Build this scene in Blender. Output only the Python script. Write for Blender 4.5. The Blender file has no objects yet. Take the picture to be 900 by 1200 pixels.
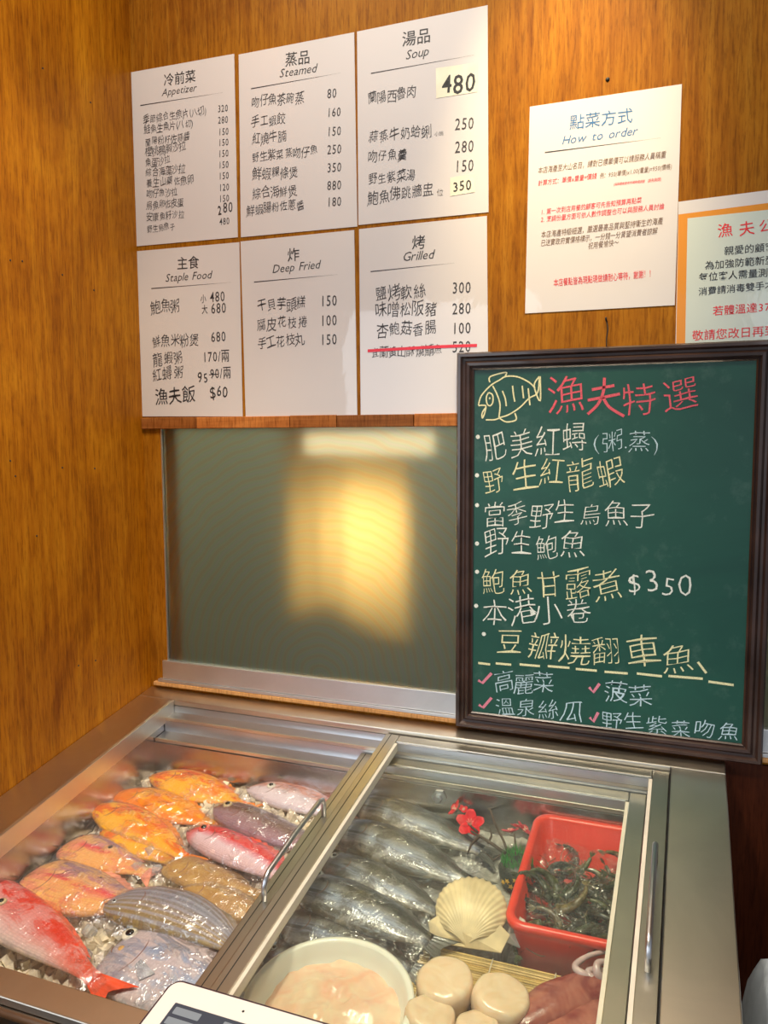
import bpy, bmesh, math, random
import numpy as np
from mathutils import Vector, Matrix
from mathutils import noise as mn
random.seed(7)
S = bpy.context.scene
COL = S.collection
# ------------------------------------------------------------------ camera
FPX = 933.18
RV = Vector((0.9345, 0.3560, -0.0046)); UV_ = Vector((-0.0292, 0.0895, 0.9956)); FV = Vector((-0.3549, 0.9302, -0.0940))
FV.normalize(); RV = (RV - FV*RV.dot(FV)).normalized(); UV_ = RV.cross(FV)
CAM = Vector((0.9571, -1.2428, 1.462))
cd = bpy.data.cameras.new('camera'); cam = bpy.data.objects.new('camera', cd); COL.objects.link(cam)
cd.sensor_fit = 'HORIZONTAL'; cd.sensor_width = 36; cd.lens = FPX/900*36; cd.clip_start = 0.02
M = Matrix((RV, UV_, -FV)).transposed().to_4x4(); M.translation = CAM; cam.matrix_world = M
S.camera = cam
# ------------------------------------------------------------------ world, lights, exposure
W = bpy.data.worlds.new('world'); S.world = W; W.use_nodes = True
W.node_tree.nodes['Background'].inputs[0].default_value = (0.80, 0.88, 1.0, 1)
W.node_tree.nodes['Background'].inputs[1].default_value = 0.33
S.view_settings.view_transform = 'Standard'; S.view_settings.look = 'None'
S.view_settings.exposure = 0.16; S.view_settings.gamma = 1
S.cycles.transparent_max_bounces = 16; S.cycles.max_bounces = 8
S.cycles.sample_clamp_indirect = 6

def area(name, loc, target, sx, sy, power, color):
    l = bpy.data.lights.new(name, 'AREA'); l.shape = 'RECTANGLE'; l.size = sx; l.size_y = sy; l.energy = power; l.color = color
    o = bpy.data.objects.new(name, l); COL.objects.link(o); o.location = loc
    o.rotation_euler = (Vector(target)-Vector(loc)).to_track_quat('-Z', 'Y').to_euler(); return o
def spot(name, loc, target, power, color, ang, blend, rad=0.03):
    l = bpy.data.lights.new(name, 'SPOT'); l.energy = power; l.color = color; l.spot_size = math.radians(ang); l.spot_blend = blend; l.shadow_soft_size = rad
    o = bpy.data.objects.new(name, l); COL.objects.link(o); o.location = loc
    o.rotation_euler = (Vector(target)-Vector(loc)).to_track_quat('-Z', 'Y').to_euler(); return o
area('street_daylight', (-1.0, -3.4, 1.9), (0.4, 0, 1.1), 2.2, 2.0, 36, (0.86, 0.93, 1.0))
area('shop_front_daylight', (2.0, -3.2, 2.2), (0.6, 0, 1.0), 1.6, 1.4, 12, (0.9, 0.95, 1.0))
area('counter_strip_light', (0.5, -0.48, 2.5), (0.5, -0.38, 0.9), 0.9, 0.10, 9, (1.0, 0.90, 0.74))
spot('wall_downlight', (0.80, -0.42, 2.60), (0.78, 0.0, 1.86), 62, (1.0, 0.76, 0.40), 34, 1.0)
spot('corner_downlight', (0.40, -0.75, 2.60), (0.0, -0.20, 1.40), 36, (1.0, 0.78, 0.48), 40, 1.0)
spot('counter_downlight', (0.45, -0.75, 2.56), (0.42, -0.40, 0.9), 52, (1.0, 0.88, 0.70), 60, 0.7, 0.05)
spot('case_downlight', (0.95, -0.85, 2.56), (0.75, -0.45, 0.9), 32, (1.0, 0.87, 0.66), 55, 0.7, 0.05)

# ------------------------------------------------------------------ pixel helpers: a ray of the photograph cut with a real plane of the place
SL = 0.165; BA = math.atan(SL)
BX = Vector((1, 0, 0)); BY = Vector((0, math.cos(BA), math.sin(BA))); BN = Vector((0, -math.sin(BA), math.cos(BA)))
def ray(p): return FV + RV*((p[0]-450)/FPX) - UV_*((p[1]-600)/FPX)
def wallp(p, y=0.0):
    d = ray(p); return CAM + d*((y-CAM.y)/d.y)
def leftp(p, x=0.0):
    d = ray(p); return CAM + d*((x-CAM.x)/d.x)
def slope(p, z0):
    d = ray(p); return CAM + d*((z0+SL*CAM.y-CAM.z)/(d.z-SL*d.y))
def onbed(x, y, z0): return Vector((x, y, z0+SL*y))

# ------------------------------------------------------------------ objects
def link(name, me, mat=None, parent=None):
    o = bpy.data.objects.new(name, me); COL.objects.link(o)
    if mat is not None:
        if not me.materials: me.materials.append(mat)
    if parent is not None: o.parent = parent
    return o
def tag(o, label=None, cat=None, group=None, kind=None):
    if label: o['label'] = label
    if cat: o['category'] = cat
    if group: o['group'] = group
    if kind: o['kind'] = kind
    return o
def empty(name, loc=(0, 0, 0), label=None, cat=None, group=None, rot=None):
    o = bpy.data.objects.new(name, None); COL.objects.link(o); o.location = loc; o.empty_display_size = 0.05
    if rot is not None: o.rotation_euler = rot
    return tag(o, label, cat, group)
def mesh(name, verts, faces, uv=None, smooth=False):
    me = bpy.data.meshes.new(name); me.from_pydata([tuple(v) for v in verts], [], faces)
    if smooth: me.polygons.foreach_set('use_smooth', [True]*len(me.polygons))
    if uv is not None:
        l = me.uv_layers.new(name='UVMap')
        for lp in me.loops: l.data[lp.index].uv = uv[lp.vertex_index]
    me.update(); return me
def boxmesh(name, lo, hi, bevel=0.0, seg=2):
    bm = bmesh.new(); bmesh.ops.create_cube(bm, size=1)
    lo, hi = Vector(lo), Vector(hi)
    for v in bm.verts: v.co = Vector([(lo[i]+hi[i])/2 + v.co[i]*(hi[i]-lo[i]) for i in range(3)])
    if bevel > 0: bmesh.ops.bevel(bm, geom=bm.edges[:], offset=bevel, segments=seg, profile=0.5, affect='EDGES')
    me = bpy.data.meshes.new(name); bm.to_mesh(me); bm.free(); return me
def box(name, lo, hi, mat, parent=None, bevel=0.0): return link(name, boxmesh(name, lo, hi, bevel), mat, parent)
def multibox(name, boxes, mat, parent=None, bevel=0.0):
    bm = bmesh.new()
    for lo, hi in boxes:
        t = boxmesh('t', lo, hi, bevel); bm.from_mesh(t); bpy.data.meshes.remove(t)
    me = bpy.data.meshes.new(name); bm.to_mesh(me); bm.free(); return link(name, me, mat, parent)
def slab(name, lo, hi, mat, parent=None, bevel=0.0):
    """box given in (x, y, offset from the sloping rim plane), laid parallel to the sloping rim"""
    me = boxmesh(name, lo, hi, bevel)
    for v in me.vertices: v.co = Vector((v.co.x, v.co.y, RIM+SL*v.co.y+v.co.z))
    return link(name, me, mat, parent)
RIM = 0.985
def tubemesh(name, pts, rad, n=8, caps=True):
    pts = [Vector(p) for p in pts]; rads = rad if hasattr(rad, '__len__') else [rad]*len(pts)
    V = []; Fc = []; up = None
    for i, p in enumerate(pts):
        t = (pts[min(i+1, len(pts)-1)] - pts[max(i-1, 0)]).normalized()
        if up is None:
            up = Vector((0, 0, 1)) if abs(t.z) < 0.9 else Vector((1, 0, 0))
        a = t.cross(up).normalized(); up = a.cross(t).normalized()
        for k in range(n):
            an = 2*math.pi*k/n; V.append(p + (a*math.cos(an)+up*math.sin(an))*rads[i])
    for i in range(len(pts)-1):
        for k in range(n):
            Fc.append((i*n+k, i*n+(k+1) % n, (i+1)*n+(k+1) % n, (i+1)*n+k))
    if caps: Fc.append(tuple(range(n))[::-1]); Fc.append(tuple((len(pts)-1)*n+k for k in range(n)))
    return mesh(name, V, Fc, smooth=True)
def tube(name, pts, rad, mat, parent=None, n=8): return link(name, tubemesh(name, pts, rad, n), mat, parent)
def lathemesh(name, prof, n=40, smooth=True):
    V = []; Fc = []
    for r, z in prof:
        for k in range(n): V.append((r*math.cos(2*math.pi*k/n), r*math.sin(2*math.pi*k/n), z))
    for i in range(len(prof)-1):
        for k in range(n): Fc.append((i*n+k, i*n+(k+1) % n, (i+1)*n+(k+1) % n, (i+1)*n+k))
    Fc.append(tuple(range(n))[::-1]); Fc.append(tuple((len(prof)-1)*n+k for k in range(n)))
    return mesh(name, V, Fc, smooth=smooth)

# ------------------------------------------------------------------ materials
def newmat(name):
    m = bpy.data.materials.new(name); m.use_nodes = True
    nt = m.node_tree; b = nt.nodes['Principled BSDF']; return m, nt, b
def N(nt, t, **kw):
    n = nt.nodes.new(t)
    for k, v in kw.items():
        if k.startswith('i_'):
            n.inputs[int(k[2:])].default_value = v
        else: setattr(n, k, v)
    return n
def ramp(nt, stops, fac):
    r = nt.nodes.new('ShaderNodeValToRGB'); e = r.color_ramp.elements
    while len(e) < len(stops): e.new(0.5)
    for x, (p, c) in zip(e, stops): x.position = p; x.color = (*c, 1)
    nt.links.new(fac, r.inputs[0]); return r.outputs[0]
def coords(nt, scale=(1, 1, 1), kind='Object', rot=(0, 0, 0)):
    tc = nt.nodes.new('ShaderNodeTexCoord'); mp = nt.nodes.new('ShaderNodeMapping')
    mp.inputs['Scale'].default_value = scale; mp.inputs['Rotation'].default_value = rot
    nt.links.new(tc.outputs[kind], mp.inputs[0]); return mp.outputs[0]
def noise_(nt, vec, scale, detail=4, rough=0.5, dist=0.0):
    n = nt.nodes.new('ShaderNodeTexNoise'); nt.links.new(vec, n.inputs['Vector'])
    n.inputs['Scale'].default_value = scale; n.inputs['Detail'].default_value = detail
    n.inputs['Roughness'].default_value = rough; n.inputs['Distortion'].default_value = dist; return n.outputs['Fac']
def bump(nt, b, h, strength=0.3, dist=0.002, slot='Normal'):
    n = nt.nodes.new('ShaderNodeBump'); n.inputs['Strength'].default_value = strength; n.inputs['Distance'].default_value = dist
    nt.links.new(h, n.inputs['Height']); nt.links.new(n.outputs[0], b.inputs[slot]); return n
def mixc(nt, fac, a, b, mode='MIX'):
    m = nt.nodes.new('ShaderNodeMix'); m.data_type = 'RGBA'; m.blend_type = mode
    for s, v in ((m.inputs[0], fac), (m.inputs[6], a), (m.inputs[7], b)):
        if isinstance(v, (int, float)): s.default_value = v
        elif isinstance(v, tuple): s.default_value = (*v, 1)
        else: nt.links.new(v, s)
    return m.outputs[2]
def plain(name, col, rough=0.5, metal=0.0, coat=0.0, spec=0.5, var=0.06, scale=30, trans=0.0, bmp=0.0, sss=0.0, ior=1.45):
    m, nt, b = newmat(name)
    v = coords(nt); f = noise_(nt, v, scale, 3)
    c = ramp(nt, [(0.3, tuple(max(0, x*(1-var*2)) for x in col)), (0.7, tuple(min(1, x*(1+var)) for x in col))], f)
    nt.links.new(c, b.inputs['Base Color'])
    b.inputs['Roughness'].default_value = rough; b.inputs['Metallic'].default_value = metal
    b.inputs['Coat Weight'].default_value = coat; b.inputs['Coat Roughness'].default_value = 0.06
    b.inputs['Specular IOR Level'].default_value = spec; b.inputs['Transmission Weight'].default_value = trans; b.inputs['IOR'].default_value = ior
    if sss: b.inputs['Subsurface Weight'].default_value = sss; b.inputs['Subsurface Radius'].default_value = (0.01, 0.005, 0.003); b.inputs['Subsurface Scale'].default_value = 1
    if bmp: bump(nt, b, noise_(nt, v, scale*2, 4), bmp)
    return m
def wood(name, dark, mid, light, rough=0.5, grain=(85, 85, 5), blotch=2.6, rot=(0, 0, 0)):
    m, nt, b = newmat(name)
    v = coords(nt, grain, rot=rot); f = noise_(nt, v, 1.0, 8, 0.62, 0.6)
    g = noise_(nt, coords(nt, (blotch*1.6, blotch*1.6, blotch*0.9)), 1.0, 7, 0.68, 1.0)
    c1 = ramp(nt, [(0.28, dark), (0.48, mid), (0.72, light)], f)
    c2 = ramp(nt, [(0.3, dark), (0.55, mid), (0.8, light)], g)
    c = mixc(nt, 0.58, c1, c2)
    fl = noise_(nt, coords(nt, (300, 300, 26)), 1.0, 4, 0.7)          # short dark flecks of the veneer
    fk = ramp(nt, [(0.36, (0.5, 0.42, 0.36)), (0.52, (1, 1, 1))], fl)
    c = mixc(nt, 0.75, c, fk, 'MULTIPLY')
    nt.links.new(c, b.inputs['Base Color']); b.inputs['Roughness'].default_value = rough
    b.inputs['Specular IOR Level'].default_value = 0.12; b.inputs['Coat Weight'].default_value = 0.02; b.inputs['Coat Roughness'].default_value = 0.2
    bump(nt, b, f, 0.12, 0.001); return m
def steel(name, col=(0.60, 0.57, 0.52), rough=0.24, stretch=(5, 500, 500), amt=0.1):
    m, nt, b = newmat(name)
    f = noise_(nt, coords(nt, stretch), 1.0, 4, 0.6)
    g = noise_(nt, coords(nt, (6, 6, 6)), 1.0, 5, 0.6, 0.6)
    nt.links.new(ramp(nt, [(0.3, tuple(x*0.86 for x in col)), (0.7, col)], g), b.inputs['Base Color'])
    b.inputs['Metallic'].default_value = 1
    mr = nt.nodes.new('ShaderNodeMapRange'); nt.links.new(mixc(nt, 0.5, f, g), mr.inputs[0])
    mr.inputs[3].default_value = rough-0.02; mr.inputs[4].default_value = rough+0.05; nt.links.new(mr.outputs[0], b.inputs['Roughness'])
    bump(nt, b, f, amt*0.3, 0.0004); return m
MW_left = wood('plywood_left', (0.14, 0.030, 0.0015), (0.40, 0.135, 0.004), (0.66, 0.29, 0.013))
MW_back = wood('plywood_back', (0.14, 0.034, 0.002), (0.34, 0.125, 0.006), (0.56, 0.26, 0.024))
MW_trim = wood('trim_wood', (0.16, 0.045, 0.012), (0.36, 0.12, 0.03), (0.55, 0.22, 0.07), grain=(6, 60, 120))
MW_sill = wood('sill_wood', (0.42, 0.2, 0.07), (0.62, 0.33, 0.13), (0.8, 0.5, 0.24), grain=(4, 60, 90))
MS = steel('brushed_steel', (0.76, 0.70, 0.60), 0.30); MSd = steel('track_steel', (0.70, 0.71, 0.74), 0.30); MSl = steel('lid_steel', (0.56, 0.54, 0.47), 0.28)
MSt = steel('tub_steel', (0.50, 0.47, 0.46), 0.22, (60, 60, 6))
MAlu = steel('window_aluminium', (0.78, 0.79, 0.82), 0.42, (3, 120, 120), 0.05)
MLip = plain('pale_gasket', (0.72, 0.66, 0.55), 0.5)
MBlackgap = plain('black_rubber', (0.02, 0.02, 0.02), 0.6)
MFrame = plain('dark_frame_wood', (0.045, 0.022, 0.016), 0.28, coat=0.5, var=0.25, scale=18)
MDark = plain('ink_black', (0.03, 0.03, 0.035), 0.5)
MInk = plain('ink_grey', (0.05, 0.048, 0.055), 0.5)
MBlue = plain('ink_blue', (0.03, 0.16, 0.40), 0.5); MRed = plain('ink_red', (0.75, 0.03, 0.04), 0.5)
MGold = plain('ink_brown', (0.20, 0.12, 0.07), 0.5)
MTape = plain('red_marker', (0.85, 0.05, 0.09), 0.5)
def paper(name, col):
    m, nt, b = newmat(name)
    g = noise_(nt, coords(nt, (5, 5, 5)), 1.0, 3, 0.5)
    nt.links.new(ramp(nt, [(0.3, tuple(x*0.97 for x in col)), (0.7, col)], g), b.inputs['Base Color'])
    b.inputs['Roughness'].default_value = 0.6; b.inputs['Coat Weight'].default_value = 1.0; b.inputs['Coat Roughness'].default_value = 0.04
    h = noise_(nt, coords(nt, (9, 9, 6)), 1.0, 4, 0.55, 0.8); bump(nt, b, h, 0.35, 0.004, 'Coat Normal'); return m
MPaper = paper('laminated_white', (0.70, 0.67, 0.68)); MPaperG = paper('laminated_pale', (0.62, 0.70, 0.65)); MOrange = paper('orange_border', (0.75, 0.28, 0.02))
MCream = plain('sticker_cream', (0.85, 0.82, 0.66), 0.5)
def film(name, base=0.06, tint=(0.95, 0.96, 1.0), haze=0.03, bs=60, strength=0.9, rough=0.07, ridge=0, kf=0.6):
    """thin crinkled clear film: see-through with fresnel gloss"""
    m, nt, b = newmat(name); nt.nodes.remove(b); out = nt.nodes['Material Output']
    tr = N(nt, 'ShaderNodeBsdfTransparent'); tr.inputs[0].default_value = (*tint, 1)
    gl = N(nt, 'ShaderNodeBsdfGlossy'); gl.inputs['Roughness'].default_value = rough; gl.inputs[0].default_value = (1, 1, 1, 1)
    df = N(nt, 'ShaderNodeBsdfDiffuse'); df.inputs[0].default_value = (0.9, 0.9, 0.92, 1)
    v = coords(nt, (1, 1, 1)); hn = noise_(nt, v, bs, 3, 0.55, 1.4)
    if ridge:
        wn = N(nt, 'ShaderNodeTexNoise'); wn.inputs['Scale'].default_value = 30; wn.inputs['Detail'].default_value = 2; nt.links.new(v, wn.inputs['Vector'])
        va = N(nt, 'ShaderNodeVectorMath', operation='MULTIPLY_ADD'); nt.links.new(wn.outputs['Color'], va.inputs[0]); va.inputs[1].default_value = (0.09,)*3; nt.links.new(v, va.inputs[2])
        vo = N(nt, 'ShaderNodeTexVoronoi', feature='DISTANCE_TO_EDGE'); nt.links.new(va.outputs[0], vo.inputs['Vector']); vo.inputs['Scale'].default_value = ridge
        rg_ = N(nt, 'ShaderNodeMapRange'); nt.links.new(vo.outputs['Distance'], rg_.inputs[0]); rg_.inputs[1].default_value = 0.0; rg_.inputs[2].default_value = 0.13; rg_.inputs[3].default_value = 1.0; rg_.inputs[4].default_value = 0.0
        mk = ramp(nt, [(0.46, (0, 0, 0)), (0.60, (1, 1, 1))], noise_(nt, v, 28, 2)); rm = N(nt, 'ShaderNodeMath', operation='MULTIPLY'); nt.links.new(rg_.outputs[0], rm.inputs[0]); nt.links.new(mk, rm.inputs[1]); rg_ = rm
        hm_ = N(nt, 'ShaderNodeMath', operation='MULTIPLY_ADD'); nt.links.new(rg_.outputs[0], hm_.inputs[0]); hm_.inputs[1].default_value = 0.35; nt.links.new(hn, hm_.inputs[2]); h = hm_.outputs[0]
    else: h = hn
    bp = N(nt, 'ShaderNodeBump'); bp.inputs['Strength'].default_value = strength; bp.inputs['Distance'].default_value = 0.004
    nt.links.new(h, bp.inputs['Height']); nt.links.new(bp.outputs[0], gl.inputs['Normal'])
    lw = N(nt, 'ShaderNodeLayerWeight'); lw.inputs[0].default_value = 0.5; nt.links.new(bp.outputs[0], lw.inputs['Normal'])
    pw = N(nt, 'ShaderNodeMath', operation='POWER'); nt.links.new(lw.outputs['Facing'], pw.inputs[0]); pw.inputs[1].default_value = 4.0
    ad = N(nt, 'ShaderNodeMath', operation='MULTIPLY_ADD'); nt.links.new(pw.outputs[0], ad.inputs[0]); ad.inputs[1].default_value = kf; ad.inputs[2].default_value = base; ad.use_clamp = True
    m1 = N(nt, 'ShaderNodeMixShader'); m1.inputs[0].default_value = haze
    if ridge:
        hz = N(nt, 'ShaderNodeMath', operation='POWER'); nt.links.new(rg_.outputs[0], hz.inputs[0]); hz.inputs[1].default_value = 4; hz2 = N(nt, 'ShaderNodeMath', operation='MULTIPLY_ADD'); nt.links.new(hz.outputs[0], hz2.inputs[0]); hz2.inputs[1].default_value = 0.05; hz2.inputs[2].default_value = haze; nt.links.new(hz2.outputs[0], m1.inputs[0])
    nt.links.new(tr.outputs[0], m1.inputs[1]); nt.links.new(df.outputs[0], m1.inputs[2])
    if ridge:
        a3 = N(nt, 'ShaderNodeMath', operation='MULTIPLY_ADD'); nt.links.new(hz.outputs[0], a3.inputs[0]); a3.inputs[1].default_value = 0.22; nt.links.new(ad.outputs[0], a3.inputs[2]); a3.use_clamp = True; ad = a3
    m2 = N(nt, 'ShaderNodeMixShader'); nt.links.new(ad.outputs[0], m2.inputs[0]); nt.links.new(m1.outputs[0], m2.inputs[1]); nt.links.new(gl.outputs[0], m2.inputs[2])
    nt.links.new(m2.outputs[0], out.inputs[0]); return m
MWrap = film('clear_food_wrap', 0.10, haze=0.02, rough=0.13, ridge=20, bs=55, strength=0.9); MWrapS = film('clear_food_bag', 0.07, haze=0.01, bs=60, rough=0.13, ridge=18, strength=1.0)
MGlass = film('lid_glass', 0.008, (0.98, 0.99, 0.97), 0.006, 4, 0.02, 0.02, kf=0.30)
# ------------------------------------------------------------------ setting
floor = box('floor', (-1.5, -4.5, -0.04), (3.2, 1.4, 0.0), plain('dark_floor_tile', (0.035, 0.03, 0.03), 0.5), None); tag(floor, kind='structure')
wl = box('wall_left', (-0.05, -0.95, 0), (0, 0.0, 2.7), MW_left); tag(wl, kind='structure')
for p in [(12,305),(26,306),(73,322),(110,340),(12,540),(73,548),(111,549),(43,628),(106,120),(50,80),(112,774),(18,558),(92,780)]:
    q = leftp(p); me = lathemesh('nail_head', [(0.0004, 0), (0.0016, 0), (0.0012, 0.0008), (0.0003, 0.001)], 8)
    o = link('nail_head', me, MBlackgap, wl); o.location = q; o.rotation_euler = (0, math.pi/2, 0)
WX0, WX1, WZ0, WZ1 = 0.0388, 1.62, 0.9975, 1.4785
TZ = 1.4992
wb = multibox('wall_back', [((-0.05, 0, WZ1), (2.6, 0.05, 2.7)), ((-0.05, 0, 0), (2.6, 0.05, WZ0)), ((-0.05, 0, WZ0), (WX0, 0.05, WZ1)), ((WX1, 0, WZ0), (2.6, 0.05, WZ1))], MW_back)
tag(wb, kind='structure')
cl = box('ceiling', (-1.5, -2.2, 2.7), (2.6, 1.4, 2.75), plain('ceiling_paint', (0.55, 0.5, 0.45), 0.7)); tag(cl, kind='structure')
for n_, x_, y_ in (('a', 0.76, -0.20), ('b', 0.22, -0.42)):
    pass
hd = box('wall_light_blocker', (-1.5, -2.1, 2.02), (2.6, -2.05, 2.7), plain('blocker_board', (0.10, 0.06, 0.04), 0.7)); tag(hd, kind='structure')  # unseen board added to keep daylight off the upper wall
lowp = box('wall_back_shade_panel', (1.0, -0.006, 0.0), (2.6, -0.0002, 0.985), wood('dark_red_shaded_wood', (0.02, 0.005, 0.002), (0.055, 0.012, 0.004), (0.10, 0.025, 0.008))); tag(lowp, kind='structure')  # added panel: dark red wood with the shade put into its colour
# wooden trim made of short blocks above the window
trim = empty('trim_1', (0, 0, 0)); tag(trim, kind='structure')
xs = [0.0] + [wallp((x, 497)).x for x in (232, 341, 396, 486, 548)] + [0.80, 0.98, 1.16, 1.34, 1.62]
trw = [wood('trim_block_%d' % k, (0.16*a, 0.045*a, 0.012*a), (0.38*a, 0.13*a, 0.03*a), (0.58*a, 0.25*a, 0.07*a), grain=(6, 60, 120)) for k, a in enumerate((0.8, 1.1, 1.35))]
for i in range(len(xs)-1):
    box('wood_block', (xs[i]+0.0006, -0.006, WZ1), (xs[i+1]-0.0006, -0.0002, TZ+random.uniform(-.0006, .0006)), trw[(i*2) % 3], trim, 0.0012)
# window: aluminium sliding frame with a frosted pane; a dim kitchen lies behind it
win = empty('window_1', (0, 0, 0)); tag(win, kind='structure')
box('sill_board', (0.012, -0.010, 0.9905), (WX1, -0.0002, 0.9975), MW_sill, win, 0.001)
box('sill_track', (0.022, -0.009, 0.9980), (WX1, 0.03, 1.0035), MAlu, win, 0.0006)
multibox('bottom_rail', [((WX0-0.008, -0.006, 1.0040), (WX1, 0.012, 1.0392))], MAlu, win, 0.0012)
box('side_channel', (WX0, 0.000, 1.0392), (WX0+0.0016, 0.012, WZ1), MAlu, win)
def frosted():
    m, nt, b = newmat('frosted_glass')
    b.inputs['Base Color'].default_value = (0.80, 0.84, 0.76, 1); b.inputs['Transmission Weight'].default_value = 1.0
    b.inputs['Roughness'].default_value = 0.42; b.inputs['IOR'].default_value = 1.35
    # rainbow interference of the light, painted into the pane colour as rings
    tc = nt.nodes.new('ShaderNodeTexCoord'); mp = nt.nodes.new('ShaderNodeMapping'); nt.links.new(tc.outputs['Object'], mp.inputs[0])
    mp.inputs['Location'].default_value = (-0.36, 0, -1.04)
    wv = N(nt, 'ShaderNodeTexWave', wave_type='RINGS', rings_direction='Y'); nt.links.new(mp.outputs[0], wv.inputs[0])
    wv.inputs['Scale'].default_value = 17; wv.inputs['Distortion'].default_value = 3.0; wv.inputs['Detail'].default_value = 1
    c = ramp(nt, [(0.0, (0.86, 0.62, 0.44)), (0.4, (0.84, 0.86, 0.72)), (0.75, (0.62, 0.80, 0.74)), (1.0, (0.80, 0.78, 0.90))], wv.outputs['Fac'])
    nt.links.new(mixc(nt, 0.42, (0.80, 0.83, 0.74), c), b.inputs['Base Color'])
    h = noise_(nt, coords(nt, (1, 1, 1)), 900, 1); bump(nt, b, h, 0.15, 0.0004); return m
MFrost = frosted()
pane = box('pane', (WX0+0.0016, 0.004, 1.0392), (WX1, 0.008, WZ1), MFrost, win)
# kitchen behind
MKit = plain('kitchen_paint', (0.42, 0.42, 0.31), 0.8)
kit = multibox('wall_kitchen', [((-0.4, 1.0, 0), (2.6, 1.05, 2.7)), ((-0.45, 0.05, 0), (-0.4, 1.05, 2.7)), ((2.6, 0.0, 0), (2.65, 1.05, 2.7))], MKit); tag(kit, kind='structure')
cw = []
MCloth = plain('pale_cloth', (0.75, 0.56, 0.26), 0.8)
nx, nz = 26, 60; V = []; Fc = []
for j in range(nz+1):
    for i in range(nx+1):
        u = i/nx; z = 1.085+1.615*j/nz
        V.append((0.215+0.25*u, 0.17+0.008*math.sin(u*26+z*3)+0.01*math.sin(u*9), z+0.03*math.sin(u*5)*(1-j/nz)**3))
for j in range(nz):
    for i in range(nx): Fc.append((j*(nx+1)+i, j*(nx+1)+i+1, (j+1)*(nx+1)+i+1, (j+1)*(nx+1)+i))
clo = link('glow_cloth', mesh('glow_cloth', V, Fc, smooth=True), MCloth)  # made-up cloth, put in as a surface for the window's warm glow
tag(clo, 'pale yellow cloth added behind the frosted pane to carry its warm glow', 'cloth')
sm = clo.modifiers.new('s', 'SOLIDIFY'); sm.thickness = 0.003
MLampE, nt, b = newmat('lamp_tube_glow'); b.inputs['Emission Color'].default_value = (1.0, 0.82, 0.45, 1); b.inputs['Emission Strength'].default_value = 0.9
lt = empty('strip_lamp', (0.42, 0.10, 1.46), 'glowing strip lamp blurred behind the top of the frosted pane', 'lamp')
box('diffuser', (-0.13, -0.008, -0.030), (0.12, 0.008, 0.010), MLampE, lt, 0.003); box('housing', (-0.14, -0.010, 0.011), (0.13, 0.010, 0.022), MAlu, lt)
tube('hanger', [(-0.10, 0, 0.02), (-0.10, 0, 1.24)], 0.002, MAlu, lt, 6); tube('hanger', [(0.10, 0, 0.02), (0.10, 0, 1.24)], 0.002, MAlu, lt, 6)
spot('kitchen_lamp', (0.40, 0.035, 1.30), (0.37, 0.18, 1.24), 2.6, (1.0, 0.82, 0.50), 150, 1.0)
area('kitchen_ceiling_light', (0.1, 0.5, 2.4), (-0.1, 1.0, 1.2), 0.6, 0.3, 9, (0.95, 1.0, 0.85))

# ------------------------------------------------------------------ lettering: glyphs of the built-in font, laid as flat print or chalk
GC = {}
def garea(co, fs):
    A = 0
    for f in fs:
        for i in range(1, len(f)-1):
            (x0, y0), (x1, y1), (x2, y2) = co[f[0]], co[f[i]], co[f[i+1]]; A += abs((x1-x0)*(y2-y0)-(x2-x0)*(y1-y0))/2
    return A
def glyph(ch, off):
    k = (ch, off)
    if ch == '夫' and off < 0: off = 0.0; k = (ch, off)
    if k not in GC and off < 0:
        full = garea(*glyph(ch, 0.0)[:2]); o2 = off
        while o2 < -0.0005:
            g = rawglyph(ch, o2); want = full*(1-abs(o2)*26)
            if garea(*g[:2]) > want*0.86 and garea(*g[:2]) < want*1.25: break
            o2 += 0.002
        else: g = rawglyph(ch, 0.0)
        GC[k] = g
    return rawglyph(ch, off)
def rawglyph(ch, off):
    k = (ch, off)
    if k not in GC:
        c = bpy.data.curves.new('g', 'FONT'); c.body = ch; c.offset = off; c.resolution_u = 2
        o = bpy.data.objects.new('g', c); m = o.to_mesh()
        co = [(v.co.x, v.co.y) for v in m.vertices]; fs = [tuple(p.vertices) for p in m.polygons]
        if co: x0 = min(a for a, b in co); x1 = max(a for a, b in co)
        else: x0, x1 = 0, 0.3
        if ord(ch) > 0x2e80: adv = 1.0; x0 = 0.0
        elif ch.isdigit(): adv = 0.58; w_ = x1-x0; co = [(a-x0+(adv-w_)/2, b) for a, b in co]
        else: adv = (x1-x0)+0.09; co = [(a-x0+0.045, b) for a, b in co]
        o.to_mesh_clear(); bpy.data.objects.remove(o); bpy.data.curves.remove(c); GC[k] = (co, fs, adv)
    return GC[k]
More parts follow.
